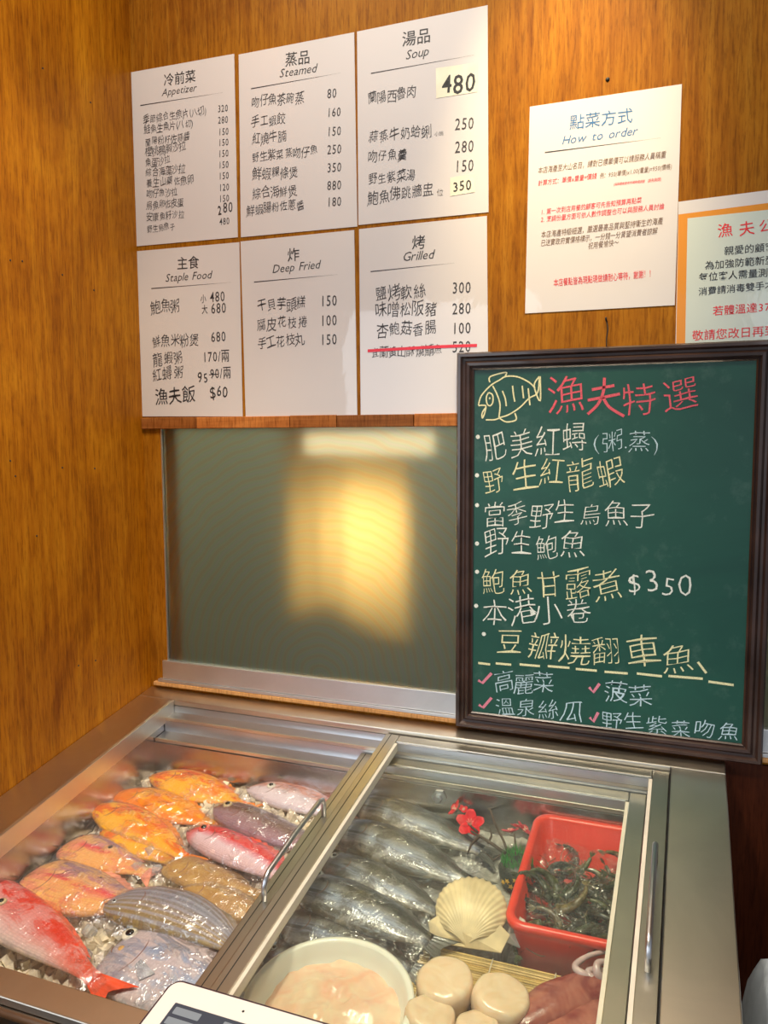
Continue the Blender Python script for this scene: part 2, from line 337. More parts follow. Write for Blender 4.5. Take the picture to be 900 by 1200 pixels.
def text_geo(V, Fc, s, a, b, off=0.0, hs=1.0, jit=0.0, shear=0.0, up=None, lift=0.0):
    """letters of s along a->b (points on a plane); width fitted to |ab|, height from the width times hs"""
    a, b = Vector(a), Vector(b); d = b-a; L = d.length; d.normalize(); nrm = Vector((0, -1, 0)) if up is None else up
    u = nrm.cross(d).normalized()
    items = []; x = 0.0
    for ch in s:
        if ch == ' ': x += 0.4; continue
        co, fs, adv = glyph(ch, off); items.append((x, co, fs, adv)); x += adv
    k = L/max(x, 0.01); rnd = random.Random(hash(s) % 1000 if False else len(s)*7+int(L*1e4))
    for x0, co, fs, adv in items:
        th = rnd.uniform(-1, 1)*jit*0.12; dx = rnd.uniform(-1, 1)*jit*0.05; dy = rnd.uniform(-1, 1)*jit*0.10; sc = 1+rnd.uniform(-1, 1)*jit*0.13
        ph = rnd.uniform(0, 6)
        c_, s_ = math.cos(th), math.sin(th); base = len(V)
        for (px, py) in co:
            qx, qy = px-adv/2, py-0.38
            if jit: qx += 0.03*jit*math.sin(qy*5+ph); qy += 0.03*jit*math.sin(qx*6+ph*2)+0.10*jit*qx
            qx += shear*qy
            rx = (qx*c_-qy*s_)*sc; ry = (qx*s_+qy*c_)*sc
            X = (x0+adv/2+rx+dx)*k; Y = (ry+0.38+dy)*k*hs
            V.append(a + d*X + u*Y + nrm*lift)
        for f in fs: Fc.append(tuple(base+i for i in f))
def ribbon(V, Fc, pts, w, lift=0.0, nrm=Vector((0, -1, 0)), taper=False):
    pts = [Vector(p) for p in pts]; n = len(pts); base = len(V)
    for i, p in enumerate(pts):
        t = (pts[min(i+1, n-1)]-pts[max(i-1, 0)]).normalized(); s = nrm.cross(t).normalized()
        ww = w*(1.0 if not taper else max(0.1, 1-i/(n-1)))
        V.append(p+s*ww/2+nrm*lift); V.append(p-s*ww/2+nrm*lift)
    for i in range(n-1): Fc.append((base+2*i, base+2*i+1, base+2*i+3, base+2*i+2))
def smoothpts(pts, k=6):
    out = []; P_ = [Vector(p) for p in pts]
    for i in range(len(P_)-1):
        p0 = P_[max(i-1, 0)]; p1 = P_[i]; p2 = P_[i+1]; p3 = P_[min(i+2, len(P_)-1)]
        for j in range(k):
            t = j/k; out.append(0.5*((2*p1)+(p2-p0)*t+(2*p0-5*p1+4*p2-p3)*t*t+(3*p1-p0-3*p2+p3)*t**3))
    out.append(P_[-1]); return out

def sheet(name, corners, label, cat, mat=MPaper, y=-0.0010, th=0.0008, group=None, lam=True):
    """a paper sheet taped flat on the back wall from its four corner pixels (TL, TR, BR, BL)"""
    c = [wallp(p, y) for p in corners]
    nx, nz = 8, 10; V = []; Fc = []
    for s in (0, 1):
        for j in range(nz+1):
            for i in range(nx+1):
                u, v = i/nx, j/nz
                p = (c[0]*(1-u)+c[1]*u)*(1-v)+(c[3]*(1-u)+c[2]*u)*v
                V.append((p.x, y + (th if s else 0), p.z))
    m_ = (nx+1)*(nz+1)
    for j in range(nz):
        for i in range(nx):
            a = j*(nx+1)+i; Fc.append((a, a+nx+1, a+nx+2, a+1)); Fc.append((m_+a, m_+a+1, m_+a+nx+2, m_+a+nx+1))
    rim = [i for i in range(nx+1)]+[j*(nx+1)+nx for j in range(1, nz+1)]+[nz*(nx+1)+i for i in range(nx-1, -1, -1)]+[j*(nx+1) for j in range(nz-1, 0, -1)]
    for i in range(len(rim)):
        a, b = rim[i], rim[(i+1) % len(rim)]; Fc.append((a, b, m_+b, m_+a))
    o = link(name, mesh(name, V, Fc), mat); tag(o, label, cat, group); return o
def flat(name, V, Fc, mat, parent, label=None):
    o = link(name, mesh(name, V, Fc), mat, parent)
    if label: o['label'] = label
    return o
def lettering(parent, lines, y, mat, name='lettering', off=0.0, jit=0.0, shear=0.0, hs=1.0, label=None):
    for L in lines:
        V = []; Fc = []
        s, a, b = L[:3]; h = L[3] if len(L) > 3 else hs
        text_geo(V, Fc, s, wallp(a, y), wallp(b, y), off, h, jit, shear)
        o = flat(name, V, Fc, mat, parent, label)
    return o
YP = -0.0010; YT = YP-0.0003
def menu(corners, label, title, tb, eng, eb, rule, names, prices, name_kw={}, pjit=0):
    o = sheet('menu_sheet', corners, label, 'menu')
    o['group'] = 'laminated menu sheets on the back wall'; del o['group']
    lettering(o, [(title, tb[0], tb[1])], YT, MDark, 'title', off=0.004)
    lettering(o, [(eng, eb[0], eb[1])], YT, MDark, 'subtitle', shear=0.28, off=-0.004)
    V = []; Fc = []; a, b = wallp(rule[0], YT), wallp(rule[1], YT)
    ribbon(V, Fc, [a.lerp(b, i/10) for i in range(11)], 0.0016, taper=True); flat('rule_line', V, Fc, MDark, o)
    lettering(o, names, YT, MInk, 'dish_name', off=-0.003, jit=1.0, hs=1.2)
    lettering(o, prices, YT, MInk, 'price', off=0.003, hs=1.35)
    return o
def row(x0, y0, dx, dy): return ((x0, y0), (x0+dx, y0+dy))
def Z(rx, ry, sc, pts):   # zoom-crop coordinates -> photograph pixels
    return (rx+pts[0]/sc, ry+pts[1]/sc)
z = lambda x, y: Z(140, 50, 5, (x, y))
A = menu([(152,85),(274.4,63),(278.6,278),(159.6,288.6)], 'appetizer menu sheet with eleven dishes, top left by the corner', '冷前菜', (z(258,250), z(447,222)), 'Appetizer', (z(250,313), z(455,282)), (z(122,368), z(605,292)),
  [('季節綜合生魚片(八切)', z(140,475), z(512,415)), ('鮭魚生魚片(八切)', z(143,530), z(432,490)), ('蘭陽粉籽佐蒜醬', z(148,605), z(415,570)), ('櫻桃鴨胸沙拉', z(150,662), z(390,630)), ('魚蛋沙拉', z(150,725), z(298,706)),
   ('綜合海藻沙拉', z(152,785), z(385,762)), ('養生山藥佐魚卵', z(155,850), z(438,818)), ('吻仔魚沙拉', z(157,905), z(340,893)), ('烏魚卵佐皮蛋', z(158,975), z(374,958)), ('安康魚籽沙拉', z(160,1043), z(380,1022)), ('野生烏魚子', z(162,1108), z(325,1092))],
  [(n, z(x, y+32), z(x+62, y+26)) for n, x, y in [('320',574,376),('280',575,443),('150',578,512),('150',578,575),('150',578,640),('150',579,706),('150',580,770),('120',582,838),('150',582,903),('80',604,965),('480',584,1037)]])
lettering(A, [('2', z(576,1010), z(600,1006), 1.5)], YT, MDark, 'correction', off=0.02, label='thick black marker digit')
z = lambda x, y: Z(275, 30, 4.8, (x, y))
B_ = menu([(279.6,64),(415,37.7),(418.7,265.4),(282.3,278)], 'steamed dishes menu sheet, middle of the upper row', '蒸品', (z(282,225), z(425,205)), 'Steamed', (z(255,292), z(465,260)), (z(92,355), z(595,266)),
  [('吻仔魚茶碗蒸', z(90,455), z(388,425)), ('手工蝦餃', z(92,572), z(284,548)), ('紅燒牛腩', z(95,665), z(292,645)), ('野生紫菜蒸吻仔魚', z(95,768), z(468,722)), ('鮮蝦粿條煲', z(100,865), z(358,845)), ('綜合海鮮煲', z(100,970), z(352,950)), ('鮮蝦腸粉佐蔥醬', z(68,1062), z(394,1032))],
  [(n, z(517, y+44), z(517+w, y+38)) for n, w, y in [('80',57,366),('160',80,470),('150',82,578),('250',84,680),('350',84,782),('880',84,882),('180',84,975)]])
z = lambda x, y: Z(415, 0, 4.444, (x, y))
C_ = menu([(418.4,37),(571.4,6),(572.5,248.6),(420,263.7)], 'soup menu sheet with cream price stickers, top right of the six', '湯品', (z(248,238), z(400,212)), 'Soup', (z(272,310), z(395,285)), (z(88,382), z(625,286)),
  [('蘭陽西魯肉', z(68,540), z(326,500)), ('蒜蒸牛奶蛤蜊', z(75,745), z(405,705)), ('吻仔魚羹', z(72,846), z(276,828)), ('野生紫菜湯', z(72,955), z(320,935)), ('鮑魚佛跳牆盅', z(72,1055), z(415,1020))],
  [(n, z(520, y+52), z(520+104, y+44)) for n, y in [('250',626),('280',745),('150',845)]])
lettering(C_, [('小鍋', z(418,708), z(465,703)), ('位', z(428,1018), z(465,1016))], YT, MInk, 'small_note', off=-0.01)
for q, nm, ps, tx in (([z(425,355), z(645,325), z(640,478), z(428,512)], '480', (z(448,492), z(636,466)), 0.0), ([z(500,925), z(628,905), z(628,1000), z(500,1022)], '350', (z(512,1000), z(612,985)), 0.0)):
    V = []; Fc = []; c = [wallp(p, YT-0.0002) for p in q]; V += c; Fc.append((0, 3, 2, 1)); st = flat('price_sticker', V, Fc, MCream, C_, 'cream paper sticker')
    V = []; Fc = []; text_geo(V, Fc, nm, wallp(ps[0], YT-0.0004), wallp(ps[1], YT-0.0004), 0.012, 1.15, 0.4); flat('marker_price', V, Fc, MDark, st)
z = lambda x, y: Z(150, 280, 5.214, (x, y))
D_ = menu([(160.5,294.4),(280.4,283.8),(284.3,488),(166.9,488)], 'staple food menu sheet with marker additions, lower left', '主食', (z(298,182), z(436,172)), 'Staple Food', (z(232,262), z(515,240)), (z(142,303), z(630,265)),
  [('鮑魚粥', z(135,447), z(320,440)), ('鮮魚米粉煲', z(145,655), z(432,640)), ('龍蝦粥', z(150,768), z(340,755)), ('紅蟳粥', z(148,862), z(340,855))],
  [('小', z(442,388), z(478,386)), ('480', z(498,386), z(594,380)), ('大', z(450,455), z(488,452)), ('680', z(505,456), z(602,450)), ('680', z(505,630), z(600,624)), ('170/兩', z(455,752), z(622,744)), ('90/兩', z(500,853), z(632,846))])
lettering(D_, [('漁夫飯', z(165,1000), z(418,988), 1.1), ('$60', z(500,968), z(614,964), 1.2), ('95', z(428,878), z(495,868), 1.2)], YT, MDark, 'correction', off=0.004, jit=0.7, label='thick black marker writing')
V = []; Fc = []; ribbon(V, Fc, [wallp(z(495,830), YT), wallp(z(552,826), YT)], 0.0014); flat('strike_line', V, Fc, MDark, D_)
z = lambda x, y: Z(275, 260, 2.951, (x, y))
E_ = menu([(281.8,283),(415,269.5),(418.7,487.7),(287.9,488.7)], 'deep fried menu sheet with three dishes, lower middle', '炸', (z(182,134), z(225,130)), 'Deep Fried', (z(133,177), z(298,160)), (z(67,208), z(355,182)),
  [('干貝芋頭糕', z(78,305), z(246,298)), ('腐皮花枝捲', z(76,372), z(252,362)), ('手工花枝丸', z(78,434), z(242,424))],
  [(n, z(295, y+18), z(355, y+15)) for n, y in [('150',274),('100',342),('150',408)]])
F_ = menu([(420.7,268.5),(570.5,253),(572.5,486.5),(422.7,487.7)], 'grilled menu sheet with a red struck-out line, half behind the chalkboard', '烤', (z(612,92), z(660,88)), 'Grilled', (z(583,136), z(692,126)), (z(470,172), z(760,142)),
  [('鹽烤軟絲', z(486,272), z(660,256)), ('味噌松阪豬', z(486,328), z(700,318)), ('杏鮑菇香腸', z(490,394), z(696,388)), ('宜蘭黃山酥燒鯖魚', z(470,466), z(720,456))],
  [(n, z(750, y+18), z(818, y+15)) for n, y in [('300',230),('280',302),('100',370),('520',434)]])
V = []; Fc = []; ribbon(V, Fc, smoothpts([wallp(z(x, y), YT-0.0002) for x, y in ((460,446),(560,440),(700,432),(838,427))]), 0.0048); flat('strike_line', V, Fc, MTape, F_, 'red marker strike line')
# how to order
z = lambda x, y: Z(610, 90, 4.14, (x, y))
G_ = sheet('order_notice', [(620.9,125),(799.1,98.5),(790.7,357.6),(615.3,367.3)], 'laminated how-to-order notice with a blue title', 'notice')
lettering(G_, [('點菜方式', z(235,252), z(545,215))], YT, MBlue, 'title', off=0.0)
lettering(G_, [('How to order', z(205,328), z(572,280))], YT, MBlue, 'subtitle', off=-0.002, shear=0.28)
V = []; Fc = []; a, b = wallp(z(118,367), YT), wallp(z(680,296), YT); ribbon(V, Fc, [a.lerp(b, i/10) for i in range(11)], 0.0016, taper=True); flat('rule_line', V, Fc, MDark, G_)
lettering(G_, [('本店海產至大山名目，請對已標單價可以請服務人員稱重', z(85,468), z(706,390)), ('例：950(單價)x1.00(重量)=950(價格)', z(385,492), z(735,445)), ('本店海產特級細選，嚴選最高品質與堅持衛生的海產', z(100,780), z(692,712)), ('已送實政府實價格標示，一分錢一分貨望消費者諒解', z(98,820), z(665,760)), ('祝用餐愉快～', z(328,835), z(478,815))], YT, MGold, 'lettering', off=0.0, shear=0.2, hs=1.45)
lettering(G_, [('計算方式：單價x重量=價錢', z(85,528), z(370,492)), ('1. 第一次到店用餐的顧客可先告知預算再點菜', z(98,668), z(588,610)), ('2. 烹調份量方面可依人數作調整也可以與服務人員討論', z(98,705), z(698,640)), ('(海鮮價格會依市場時價調整', z(452,528), z(604,512)), ('請先詢問)', z(618,512), z(684,503)), ], YT, MRed, 'red_lettering', off=0.0, shear=0.15, hs=1.3, label='red print')
lettering(G_, [('本店餐點皆為現點現做請耐心等待，謝謝！！', z(160,1015), z(648,968), 1.7)], YT, MRed, 'red_footer', off=0.004, label='red print')
# orange bordered notice
H_ = sheet('orange_notice', [(795,236.5),(945,217),(945,430),(791,433)], 'white notice with an orange border and red title at right edge', 'notice', y=-0.0026)
z = lambda x, y: Z(770, 220, 6, (x, y))
Y2 = -0.0026-0.0003
def quad(name, px, y, mat, parent):
    c = [wallp(p, y) for p in px]; return flat(name, c, [(0, 3, 2, 1)], mat, parent)
quad('border', [z(150,188), (945,232), (945,428), z(133,1190)], Y2, MOrange, H_)
quad('panel', [z(214,215), (945,241), (945,430), z(196,1190)], Y2-0.0003, MPaperG, H_)
Y3 = Y2-0.0006
lettering(H_, [('漁', z(425,345), z(535,328)), ('夫', z(575,335), z(690,316)), ('公', z(715,310), z(820,296)), ('若體溫達37', z(390,895), z(800,862)), ('敬請您改日再到', z(245,1070), z(840,1032))], Y3, MRed, 'red_lettering', off=0.003, label='red print')
lettering(H_, [('親愛的顧客', z(470,470), z(830,438)), ('為加強防範新型', z(335,572), z(830,530)), ('每位客人需量測', z(292,655), z(780,620)), ('消費請消毒雙手才', z(290,755), z(825,705))], Y3, MDark, 'lettering', off=0.004)
# notice corner tape piece under it is part of sheet; hook above the chalkboard
hk = empty('wall_hook', wallp((711,380)), 'small dark nail with a hanging loop above the chalkboard', 'nail')
tube('nail', [(0, 0, 0.004), (0, -0.012, 0.005), (0, -0.014, 0.008)], 0.0013, MBlackgap, hk, 6)
tube('loop', smoothpts([(0, -0.010, 0.004), (0.003, -0.011, -0.008), (0.001, -0.010, -0.022), (0.0015, -0.010, -0.034)], 3), 0.0009, MBlackgap, hk, 6)
o = link('wall_nail', lathemesh('wall_nail', [(0.0004, 0), (0.003, 0), (0.0024, 0.0015), (0.0005, 0.002)], 12), MBlackgap); o.location = wallp((712, 93)); o.rotation_euler = (math.pi/2, 0, 0)
tag(o, 'round dark nail head in the wall above the how-to-order notice', 'nail')

# ------------------------------------------------------------------ chalkboard
XB0, XB1, ZB0, ZB1 = 0.613, 1.0695, 0.9885, 1.5925
bd = empty('chalkboard', (XB0, -0.02, ZB0), 'green chalkboard in a dark moulded frame, handwritten in chalk', 'chalkboard')
def local(o, me_obj):  # keep world coordinates for a child of a moved empty
    me_obj.matrix_parent_inverse = Matrix.Translation(-Vector(o.location)); return me_obj
prof = [(0, -0.003), (0, -0.016), (0.0025, -0.0195), (0.0065, -0.0195), (0.0095, -0.0150), (0.013, -0.0145), (0.0165, -0.0185), (0.0205, -0.0180), (0.023, -0.0140), (0.0255, -0.0155), (0.0275, -0.0135), (0.0275, -0.003)]
cs = [Vector((XB0, 0, ZB1)), Vector((XB1, 0, ZB1)), Vector((XB1, 0, ZB0)), Vector((XB0, 0, ZB0))]
dg = [Vector((1, 0, -1)), Vector((-1, 0, -1)), Vector((-1, 0, 1)), Vector((1, 0, 1))]
for k in range(4):
    V = []; Fc = []; n = len(prof)
    for c, d in ((cs[k], dg[k]), (cs[(k+1) % 4], dg[(k+1) % 4])):
        for off, y in prof: p = c+d*off; V.append((p.x, y, p.z))
    for i in range(n): Fc.append((i, (i+1) % n, n+(i+1) % n, n+i))
    Fc.append(tuple(range(n))[::-1]); Fc.append(tuple(range(n, 2*n)))
    local(bd, link('frame_rail', mesh('frame_rail', V, Fc), MFrame, bd))
def chalkgreen():
    m, nt, b = newmat('chalkboard_green')
    g = noise_(nt, coords(nt, (3, 3, 5)), 1.0, 6, 0.65, 1.0); f = noise_(nt, coords(nt, (30, 30, 30)), 1, 5, 0.7)
    c = ramp(nt, [(0.3, (0.003, 0.052, 0.040)), (0.7, (0.008, 0.080, 0.056))], g)
    c2 = ramp(nt, [(0.55, (0, 0, 0)), (0.9, (0.05, 0.06, 0.055))], f)
    nt.links.new(mixc(nt, 1.0, c, c2, 'ADD'), b.inputs['Base Color']); b.inputs['Roughness'].default_value = 0.42; return m
local(bd, box('board_panel', (XB0+0.024, -0.0120, ZB0+0.024), (XB1-0.024, -0.006, ZB1-0.024), chalkgreen(), bd))
def chalk(name, col):
    m, nt, b = newmat(name)
    f = noise_(nt, coords(nt, (1, 1, 1)), 900, 2, 0.6)
    nt.links.new(ramp(nt, [(0.35, tuple(x*0.55 for x in col)), (0.55, col)], f), b.inputs['Base Color']); b.inputs['Roughness'].default_value = 0.9; return m
CW = chalk('chalk_white', (0.80, 0.85, 0.80)); CY = chalk('chalk_yellow', (0.84, 0.82, 0.50)); CP = chalk('chalk_pink', (0.75, 0.12, 0.17)); CPk = chalk('chalk_rose', (0.75, 0.25, 0.35)); CPB = chalk('chalk_pale_blue', (0.55, 0.75, 0.85))
YC = -0.0124
def chalktext(lines, mat, off=-0.014, jit=1.0, label=None):
    for L in lines:
        V = []; Fc = []; text_geo(V, Fc, L[0], wallp(L[1], YC), wallp(L[2], YC), off, L[3] if len(L) > 3 else 1.1, jit)
        o = local(bd, flat('chalk_writing', V, Fc, mat, bd, label))
def chalkline(strokes, mat, w=0.0026, name='chalk_stroke', label=None, sm=True):
    V = []; Fc = []
    for st in strokes:
        pts = [wallp(p, YC) for p in st]; ribbon(V, Fc, smoothpts(pts, 5) if sm and len(pts) > 2 else pts, w)
    return local(bd, flat(name, V, Fc, mat, bd, label))
z = lambda x, y: Z(530, 390, 2.432, (x, y))
chalktext([('漁', z(262,228), z(378,226), 1.05)], CP, off=-0.010, label='pink chalk heading')
chalktext([('特選', z(478,222), z(708,214), 1.0)], CP, off=-0.010, label='pink chalk heading')
chalkline([[z(398,162), z(430,156), z(462,150)], [z(386,192), z(430,184), z(478,174)], [z(434,128), z(430,170), z(414,205), z(386,232)], [z(430,184), z(448,212), z(490,238)]], CP, 0.0042, 'chalk_writing', 'pink chalk heading')
chalktext([('肥美紅蟳', z(88,352), z(386,338), 1.25)], CW)
chalktext([('(粥.蒸)', z(404,338), z(590,330), 1.0)], CPB, off=-0.016)
chalktext([('野', z(88,450), z(150,446), 1.25), ('生紅龍蝦', z(170,442), z(492,430), 1.15)], CY)
chalktext([('當季野生烏魚子', z(90,545), z(575,542), 1.12), ('野生鮑魚', z(90,632), z(385,640), 1.15)], CW)
z = lambda x, y: Z(530, 640, 2.432, (x, y))
chalktext([('鮑魚甘露煮', z(82,126), z(482,142), 1.15)], CY)
chalktext([('$350', z(500,132), z(690,142), 1.05)], CW)
chalktext([('本港小卷', z(82,214), z(400,222), 1.05)], CW)
chalktext([('豆瓣燒翻車魚', z(122,304), z(690,352), 1.0)], CY)
chalktext([('高麗菜', z(118,405), z(292,418), 1.05), ('溫泉絲瓜', z(120,478), z(372,502), 1.0), ('菠菜', z(438,440), z(572,448), 1.0), ('野生紫菜吻魚', z(422,512), z(820,560), 0.95)], CPB, off=-0.012)
chalkline([[z(100,352), z(690,346), z(700,330), z(724,362)][2:]], CY, 0.0034)
chalkline([[z(x0, y0), z(x1, y1)] for x0, y0, x1, y1 in ((74,333,108,337),(124,334,168,338),(192,337,250,342),(272,342,334,347),(352,350,412,355),(434,358,500,363),(526,363,598,371),(616,370,714,378),(730,386,802,396))], CY, 0.0036, label='row of yellow chalk dashes')
for st_ in ([z(74,382), z(86,390), z(112,362)], [z(76,452), z(88,460), z(112,432)], [z(390,402), z(402,416), z(420,392)], [z(392,488), z(402,500), z(416,474)]): chalkline([st_], CPk, 0.0045, 'check_mark', 'pink chalk check mark', sm=False)
def dot(px, r=0.0034):
    V = []; c = wallp(px, YC)
    for i in range(10): a = i*math.pi/5; V.append((c.x+r*math.cos(a), c.y, c.z+r*math.sin(a)))
    local(bd, flat('chalk_dot', V, [tuple(range(10))], CW, bd))
for p in [(560,512),(559,557),(559,592),(559,637),(559,670),(558,710),(567,743)]: dot(p)
z = lambda x, y: Z(500, 360, 7.5, (x, y))
chalkline([[z(455,862), z(480,780), z(560,690), z(640,640), z(700,608), z(800,612), z(900,660), (627,455)], [z(640,970), z(720,945), z(820,880), z(900,800), (630,460), (632,441)], [z(520,990), z(600,988), z(650,968)],
  [z(580,690), z(620,770), z(645,860), z(635,970)], [z(665,735), z(690,800), z(700,870)], [z(755,690), z(762,760), z(775,830)], [z(840,690), z(845,740), z(852,800)], [(619,455), (620,465), (621,475)],
  [z(455,865), z(490,862), z(520,870), z(510,930), z(490,975), z(488,930), z(520,880)], [z(545,750), z(525,790), z(532,850), z(560,865), z(582,830), z(578,770), z(545,750)],
  [z(555,660), z(560,610), z(695,572), z(690,605)], [z(640,975), z(700,1008), z(785,990), z(775,930)], [(632,441), (626,452), (633,470), (633,441)], [z(548,795), z(556,800), z(548,806)]], CY, 0.0022, 'chalk_fish', 'yellow chalk drawing of a round striped fish')

# ------------------------------------------------------------------ display freezer
OX0, OX1, OY0, OY1 = 0.077, 0.947, -0.040, -0.620
fz = empty('display_freezer', (0.51, -0.33, 0), 'stainless steel chest freezer with a sloping open top', 'freezer')
def fpart(o): o.matrix_parent_inverse = Matrix.Translation(-Vector(fz.location)); return o
def fslab(n, lo, hi, mat, bevel=0.0): return fpart(slab(n, lo, hi, mat, fz, bevel))
fslab('rim_panel', (0.001, OY0, -0.010), (1.021, -0.0012, 0), MS, 0.0015)
fslab('rim_panel', (0.001, OY1, -0.010), (OX0, OY0-0.0003, 0), MS, 0.0015)
fslab('rim_panel', (OX1, OY1, -0.010), (1.021, OY0-0.0003, 0), MS, 0.0015)
fslab('rim_panel', (0.001, -0.652, -0.010), (1.021, OY1-0.0003, 0), MS, 0.0015)
def prism(name, quad_yz, x0, x1, mat):
    n = len(quad_yz); V = [(x0, y, z_) for y, z_ in quad_yz]+[(x1, y, z_) for y, z_ in quad_yz]
    Fc = [tuple(range(n)), tuple(range(n, 2*n))[::-1]]+[(i, n+i, n+(i+1) % n, (i+1) % n) for i in range(n)]
    return fpart(link(name, mesh(name, V, Fc), mat, fz))
def zr(y, off=0): return RIM+SL*y+off
# stepped tracks along the back
prism('lid_track', [(OY0+0.012, zr(OY0)-0.0105), (OY0-0.0002, zr(OY0)-0.0105), (OY0-0.0002, 0.9560), (-0.0665, 0.9520), (-0.0665, 0.9480), (OY0+0.012, 0.9480)], OX0+0.001, OX1-0.001, MSd)
prism('lid_track', [(OY0+0.012, 0.9478), (-0.0670, 0.9478), (-0.0670, 0.9290), (-0.0960, 0.9245), (-0.0960, 0.9200), (OY0+0.012, 0.9200)], OX0+0.001, OX1-0.001, MSd)
prism('track_lip', [(-0.0655, 0.9521), (-0.0655, 0.9540), (-0.0675, 0.9535), (-0.0675, 0.9485)], OX0+0.002, OX1-0.002, MS)
prism('track_lip', [(-0.0950, 0.9247), (-0.0950, 0.9266), (-0.0970, 0.9261), (-0.0970, 0.9205)], OX0+0.002, OX1-0.002, MS)
fpart(box('inner_wall', (OX0-0.01, -0.100, 0.70), (OX1+0.01, -0.0972, 0.9198), MSt, fz))
for nm, xa, xb in (('inner_wall', OX0-0.004, OX0), ('inner_wall', OX1, OX1+0.004)):
    V = [(x, y, z_) for x in (xa, xb) for y, z_ in ((OY0, 0.70), (OY0, zr(OY0, -0.0105)), (OY1, zr(OY1, -0.0105)), (OY1, 0.70))]
    fpart(link(nm, mesh(nm, V, [(0, 1, 2, 3), (7, 6, 5, 4), (0, 4, 5, 1), (1, 5, 6, 2), (2, 6, 7, 3), (3, 7, 4, 0)]), MSt, fz))
fslab('rim_edge', (OX0-0.0005, OY1+0.001, -0.030), (OX0+0.0035, OY0-0.001, 0.0006), MS, 0.0008)
fslab('rim_edge', (OX1-0.001, OY1+0.001, -0.020), (OX1, OY0-0.001, 0.0002), MBlackgap)
fpart(box('inner_wall', (OX0-0.004, OY1-0.004, 0.70), (OX1+0.004, OY1, zr(OY1, -0.0105)), MSt, fz))
fpart(box('tub_floor', (OX0-0.004, OY1, 0.695), (OX1+0.004, -0.100, 0.70), MSt, fz))
# outer body
MPan = steel('blue_film_panel', (0.18, 0.26, 0.36), 0.18, (2, 2, 60))
fpart(box('front_panel', (0.004, -0.648, 0.10), (1.018, -0.630, zr(-0.652, -0.026)), MPan, fz, 0.001))
tb = [(0.003, -0.6505, zr(-0.652, -0.017)), (1.019, -0.6505, zr(-0.652, -0.017))]
fpart(tube('front_trim', tb, 0.0062, MS, fz, 10))
V = [(x, y, z_) for x in (1.012, 1.018) for y, z_ in ((-0.002, 0.10), (-0.002, zr(0, -0.0105)), (-0.628, zr(-0.628, -0.0105)), (-0.628, 0.10))]
fpart(link('side_panel', mesh('side_panel', V, [(0, 1, 2, 3), (7, 6, 5, 4), (0, 4, 5, 1), (1, 5, 6, 2), (2, 6, 7, 3), (3, 7, 4, 0)]), MS, fz))
V = [(x-1.008, y, z_) for x, y, z_ in V]
fpart(link('side_panel', mesh('side_panel', V, [(0, 1, 2, 3), (7, 6, 5, 4), (0, 4, 5, 1), (1, 5, 6, 2), (2, 6, 7, 3), (3, 7, 4, 0)]), MS, fz))
fpart(box('base_panel', (0.004, -0.628, 0.09), (1.018, -0.002, 0.10), MS, fz))
for x_, y_ in ((0.05, -0.06), (0.97, -0.06), (0.05, -0.60), (0.97, -0.60)):
    o = link('foot', lathemesh('foot', [(0.02, 0), (0.022, 0.01), (0.014, 0.02), (0.012, 0.09)], 16), MBlackgap, fz); o.location = (x_-0.51, y_+0.33, 0)
# hex fitting on the back inner wall
q = wallp((515, 934), -0.1)
ft_ = link('drain_fitting', lathemesh('drain_fitting', [(0.011, 0), (0.012, 0.003), (0.007, 0.0035), (0.0065, 0.010), (0.0045, 0.011)], 6, False), MSd, fz); ft_.location = q-Vector(fz.location); ft_.rotation_euler = (math.pi/2, 0, 0)
def lid(x0, x1, yb, yf, top, th, label, hx, hy0, hy1, lip_left):
    r = empty('sliding_lid', (x0, yb, zr(yb, top)), label, 'lid'); r_inv = Matrix.Translation(-Vector(r.location))
    def P_(o): o.matrix_parent_inverse = r_inv; return o
    w = 0.0235
    P_(slab('stile', (x0, yf, top-th), (x0+w, yb, top), MSl, r, 0.0014)); P_(slab('stile', (x1-w, yf, top-th), (x1, yb, top), MSl, r, 0.0014))
    P_(slab('rail', (x0+w+0.0003, yb-w*0.85, top-th), (x1-w-0.0003, yb, top), MSl, r, 0.0014)); P_(slab('rail', (x0+w+0.0003, yf, top-th), (x1-w-0.0003, yf+w, top), MSl, r, 0.0014))
    P_(slab('gasket', (x0+w-0.0005, yf+w, top-th*0.8), (x0+w+0.0045, yb-w, top-0.001), MLip, r)); P_(slab('gasket', (x1-w-0.0045, yf+w, top-th*0.8), (x1-w+0.0005, yb-w, top-0.001), MLip, r))
    P_(slab('gasket', (x0+w+0.005, yb-w*0.85-0.004, top-th*0.8), (x1-w-0.005, yb-w*0.85-0.0002, top-0.001), MSd, r))
    P_(slab('glass_pane', (x0+w+0.001, yf+w-0.004, top-0.0105), (x1-w-0.001, yb-w*0.85+0.004, top-0.0070), MGlass, r))
    P_(slab('groove', (x0+0.0085, yf, top-0.0002), (x0+0.0098, yb-0.001, top+0.00015), MBlackgap, r))
    h = []
    for t in np.linspace(0, 1, 15):
        y_ = hy0+(hy1-hy0)*(0.5-0.5*math.cos(math.pi*t)) if False else hy0+(hy1-hy0)*t
        rise = min(1.0, math.sin(math.pi*min(max(t, 0), 1))*3.2)
        h.append((hx, y_, zr(y_, top)+0.032*rise))
    c = Vector; y0, y1 = hy0, hy1
    H = 0.030; k = 0.012
    def hp(y_, o_): return (hx, y_, zr(y_, top+o_))
    pts = [hp(y0, 0), hp(y0, H-k), hp(y0+k*0.3, H-k*0.3), hp(y0+k, H), hp((y0+y1)/2, H+0.002), hp(y1-k, H), hp(y1-k*0.3, H-k*0.3), hp(y1, H-k), hp(y1, 0)]
    P_(tube('handle', pts, 0.0036, MSd, r, 10)); return r
